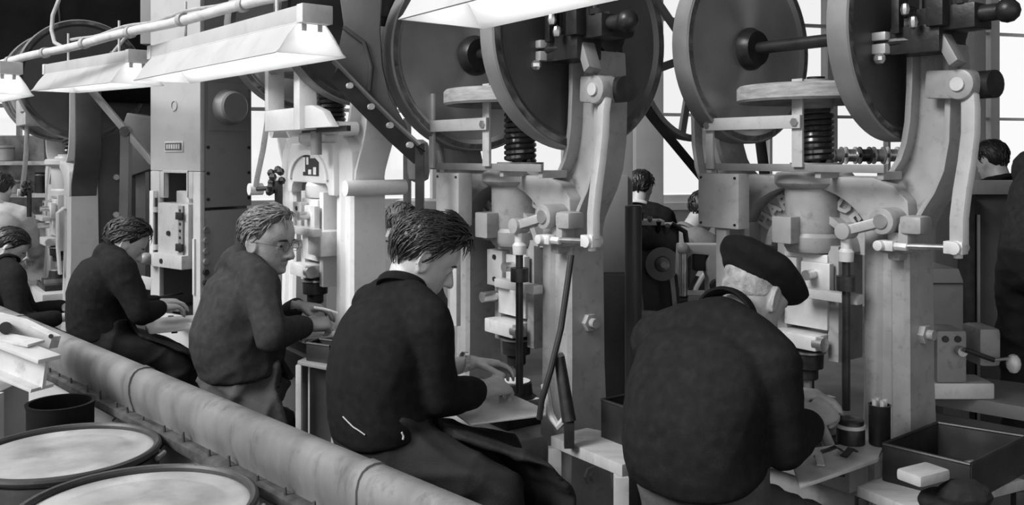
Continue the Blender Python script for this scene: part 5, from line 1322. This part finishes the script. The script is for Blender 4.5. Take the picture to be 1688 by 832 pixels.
# ---- clutter at far left
SX, SY = at(45, 300, 7.2).x, 7.18
t = thing('far_shelf_unit', 'pale shelving with cluttered parts at the far left', 'shelves', (SX, SY, 0))
for z in (.55, .95, 1.30, 1.55): MB().box((-.4, -.14, z-.03), (.38, .10, z)).build('shelf', 'brick', t)
for x in (-.4, .36): MB().box((x, .09, 0), (x+.02, .11, 1.9)).build('upright', 'paint_mid', t)
MB().box((-.4, .10, .2), (.38, .115, 1.75)).build('back_board', 'brick', t)
for i, (dx, z, r_, h_, m_, lab) in enumerate(((-.28, 1.30, .06, .14, 'paint_white', 'tall white tin on the upper far shelf, near the left edge'), (-.08, 1.30, .075, .10, 'paint_pale', 'wide pale tin on the upper far shelf'), (.14, 1.30, .05, .16, 'iron', 'narrow dark tin on the upper far shelf beside the dark press'), (-.22, .95, .08, .12, 'brick', 'wide mottled tin on the middle far shelf'), (.06, .95, .055, .18, 'plate', 'tall shiny tin on the middle far shelf'), (.24, .95, .06, .10, 'paint_white', 'short white tin on the middle far shelf'), (-.15, 1.55, .07, .12, 'paint_pale', 'pale tin alone on top of the far shelving'))):
    t = thing('parts_tin', lab, 'tin', (SX+dx, SY-.03, z))
    MB().lathe((0, 0, .001), (0, 0, 1), [(0, r_-.005), (.005, r_), (h_-.005, r_), (h_, r_-.005), (h_, .005)], 20).build('body', m_, t)
    MB().lathe((0, 0, h_-.025), (0, 0, 1), [(0, r_), (.006, r_+.003), (.012, r_)], 20).build('lid_band', 'rim', t)
t = thing('strip_lamp', 'long pale strip lamp far back at the left edge', 'lamp', tuple(at(20, 232, 8.0)))
MB().box((-.35, 0, -.02), (.45, .05, .01)).build('tube', 'white', t); MB().box((-.35, 0, .03), (.45, .05, .05)).build('channel', 'white', t)
# diagonal brace and dark guard box between dark press and tall grey press
a_, b2 = at(150, 148, 5.35), at(252, 268, 5.2); t = thing('diagonal_brace', 'dark diagonal brace between the dark press and the tall grey press', 'brace', tuple(b2))
MB().beam((0, 0, 0), a_-b2, .022, .04).build('bar', 'rim', t, bevel=.003); MB().cyl((a_-b2)*.42+V(0, -.03, 0), (a_-b2)*.42+V(0, .02, 0), .03, n=14).build('pivot', 'iron', t)
MB().beam((a_-b2)*.42, V(((a_-b2)*.42).x, .0, -b2.z), .05, .05).build('stay', 'paint_dark', t)
t = thing('belt_guard_box', 'dark belt guard box left of the tall grey press', 'guard', (at(225, 240, 5.6).x, 5.6, 0))
MB().prism([(-.09, 1.45), (.11, 1.52), (.11, 1.83), (-.06, 1.86), (-.10, 1.75)], 0, .2).build('casing', 'paint_dark', t, bevel=.01); MB().box((-.03, .06, 0), (.03, .12, 1.5)).build('post', 'paint_dark', t)

# ---- background people
def bystander(label, px, py, Z, fwd, top, trouser, skin='skin', hm='hair_dark', stand=True, lean=.12, seed=40, sc=1., hz=None, coat='jacket', headpitch=-.3, collar=None, headfwd=None):
    """(px,py): head centre"""
    h = a3(px, py, Z); fw = unit((fwd[0], fwd[1], 0)); rt = npv((fw[1], -fw[0], 0)); up = npv((0, 0, 1.))
    nk = h-fw*(.05+lean*.25)-up*.13; sm = nk+fw*.02-up*.055; pel = nk-fw*lean-up*.50
    J = dict(neck=nk, pel=pel, shR=sm+rt*.18, shL=sm-rt*.18, wrR=sm+fw*.36+rt*.14-up*.32, wrL=sm+fw*.36-rt*.14-up*.32)
    if stand:
        for s, sx in (('L', -1), ('R', 1)):
            J['kn'+s] = pel+rt*sx*.10-up*(pel[2]-.48)+fw*.02; J['an'+s] = npv((pel[0], pel[1], .09))+rt*sx*.11
    w, hd_, _ = person(label, J, fw, dict(o=h, fwd=(fw if headfwd is None else npv(headfwd))+up*headpitch, up=fw*.2+up, sc=sc, eyes=False), dict(mat=top, skin=skin, trouser=trouser, top_name=coat, bow=.05, collar_mat=collar or top, fold=.011), seed, .011)
    hair(hd_, hm, w, .014, seed, clumps=120, clen=.045)
    return w
bystander('background worker with dark hair and a white collar behind the grey pillar', 1056, 312, 6.2, (.35, .9), 'knit', 'cloth', seed=41, collar='shirt')
bystander('background worker in a grey coat bending forward behind the drive belt', 1158, 350, 5.5, (.85, .5), 'coat', 'cloth', seed=42, lean=.32, headpitch=-.5)
bystander('background worker in grey seen from behind between the white and middle presses', 660, 372, 5.2, (.5, .85), 'coat', 'cloth', seed=43, lean=.2, hm='hair_grey')
bystander('dark-haired worker whose head shows above the dark partition', 1636, 268, 5.4, (-.3, .9), 'knit', 'cloth', seed=44)
bystander('worker in a dark woollen jumper cut off by the right edge', 1778, 210, 4.15, (.85, .5), 'knit_mid', 'cloth', seed=45, lean=.22)
bystander('far worker with dark hair and white shirt beyond the tall grey press', 232, 336, 7.1, (-.2, .95), 'shirt', 'cloth', seed=46)
bystander('standing worker in a pale coat at the far left edge', 0, 314, 6.6, (-.2, .95), 'coat_pale', 'cloth', seed=48, lean=.3)
# seated dark worker cut off by the left edge
fw0 = npv((.83, .56, 0)); rt0 = npv((.56, -.83, 0))
nk = a3(8, 437, 5.45); pl = a3(28, 545, 5.45); sm = nk+fw0*.03-npv((0, 0, .06))
J = dict(neck=nk, pel=pl, shR=sm+rt0*.17, shL=sm-rt0*.17, wrR=a3(112, 522, 5.35), wrL=a3(105, 505, 5.6))
W0, H0, _ = person('worker in dark clothes leaning over his work at the far left edge', J, fw0, dict(o=a3(12, 410, 5.5), fwd=fw0*.8+npv((0, 0, -.6)), up=fw0*.4+npv((0, 0, .85)), sc=.98), dict(mat='knit_b', bow=.05, sleeveR=.75), 52, .008)
hair(H0, 'hair_dark', W0, .016, 53, clumps=120)
stool(pl, float(pl[2])-.125, fw0, 'stool under the worker at the far left edge')
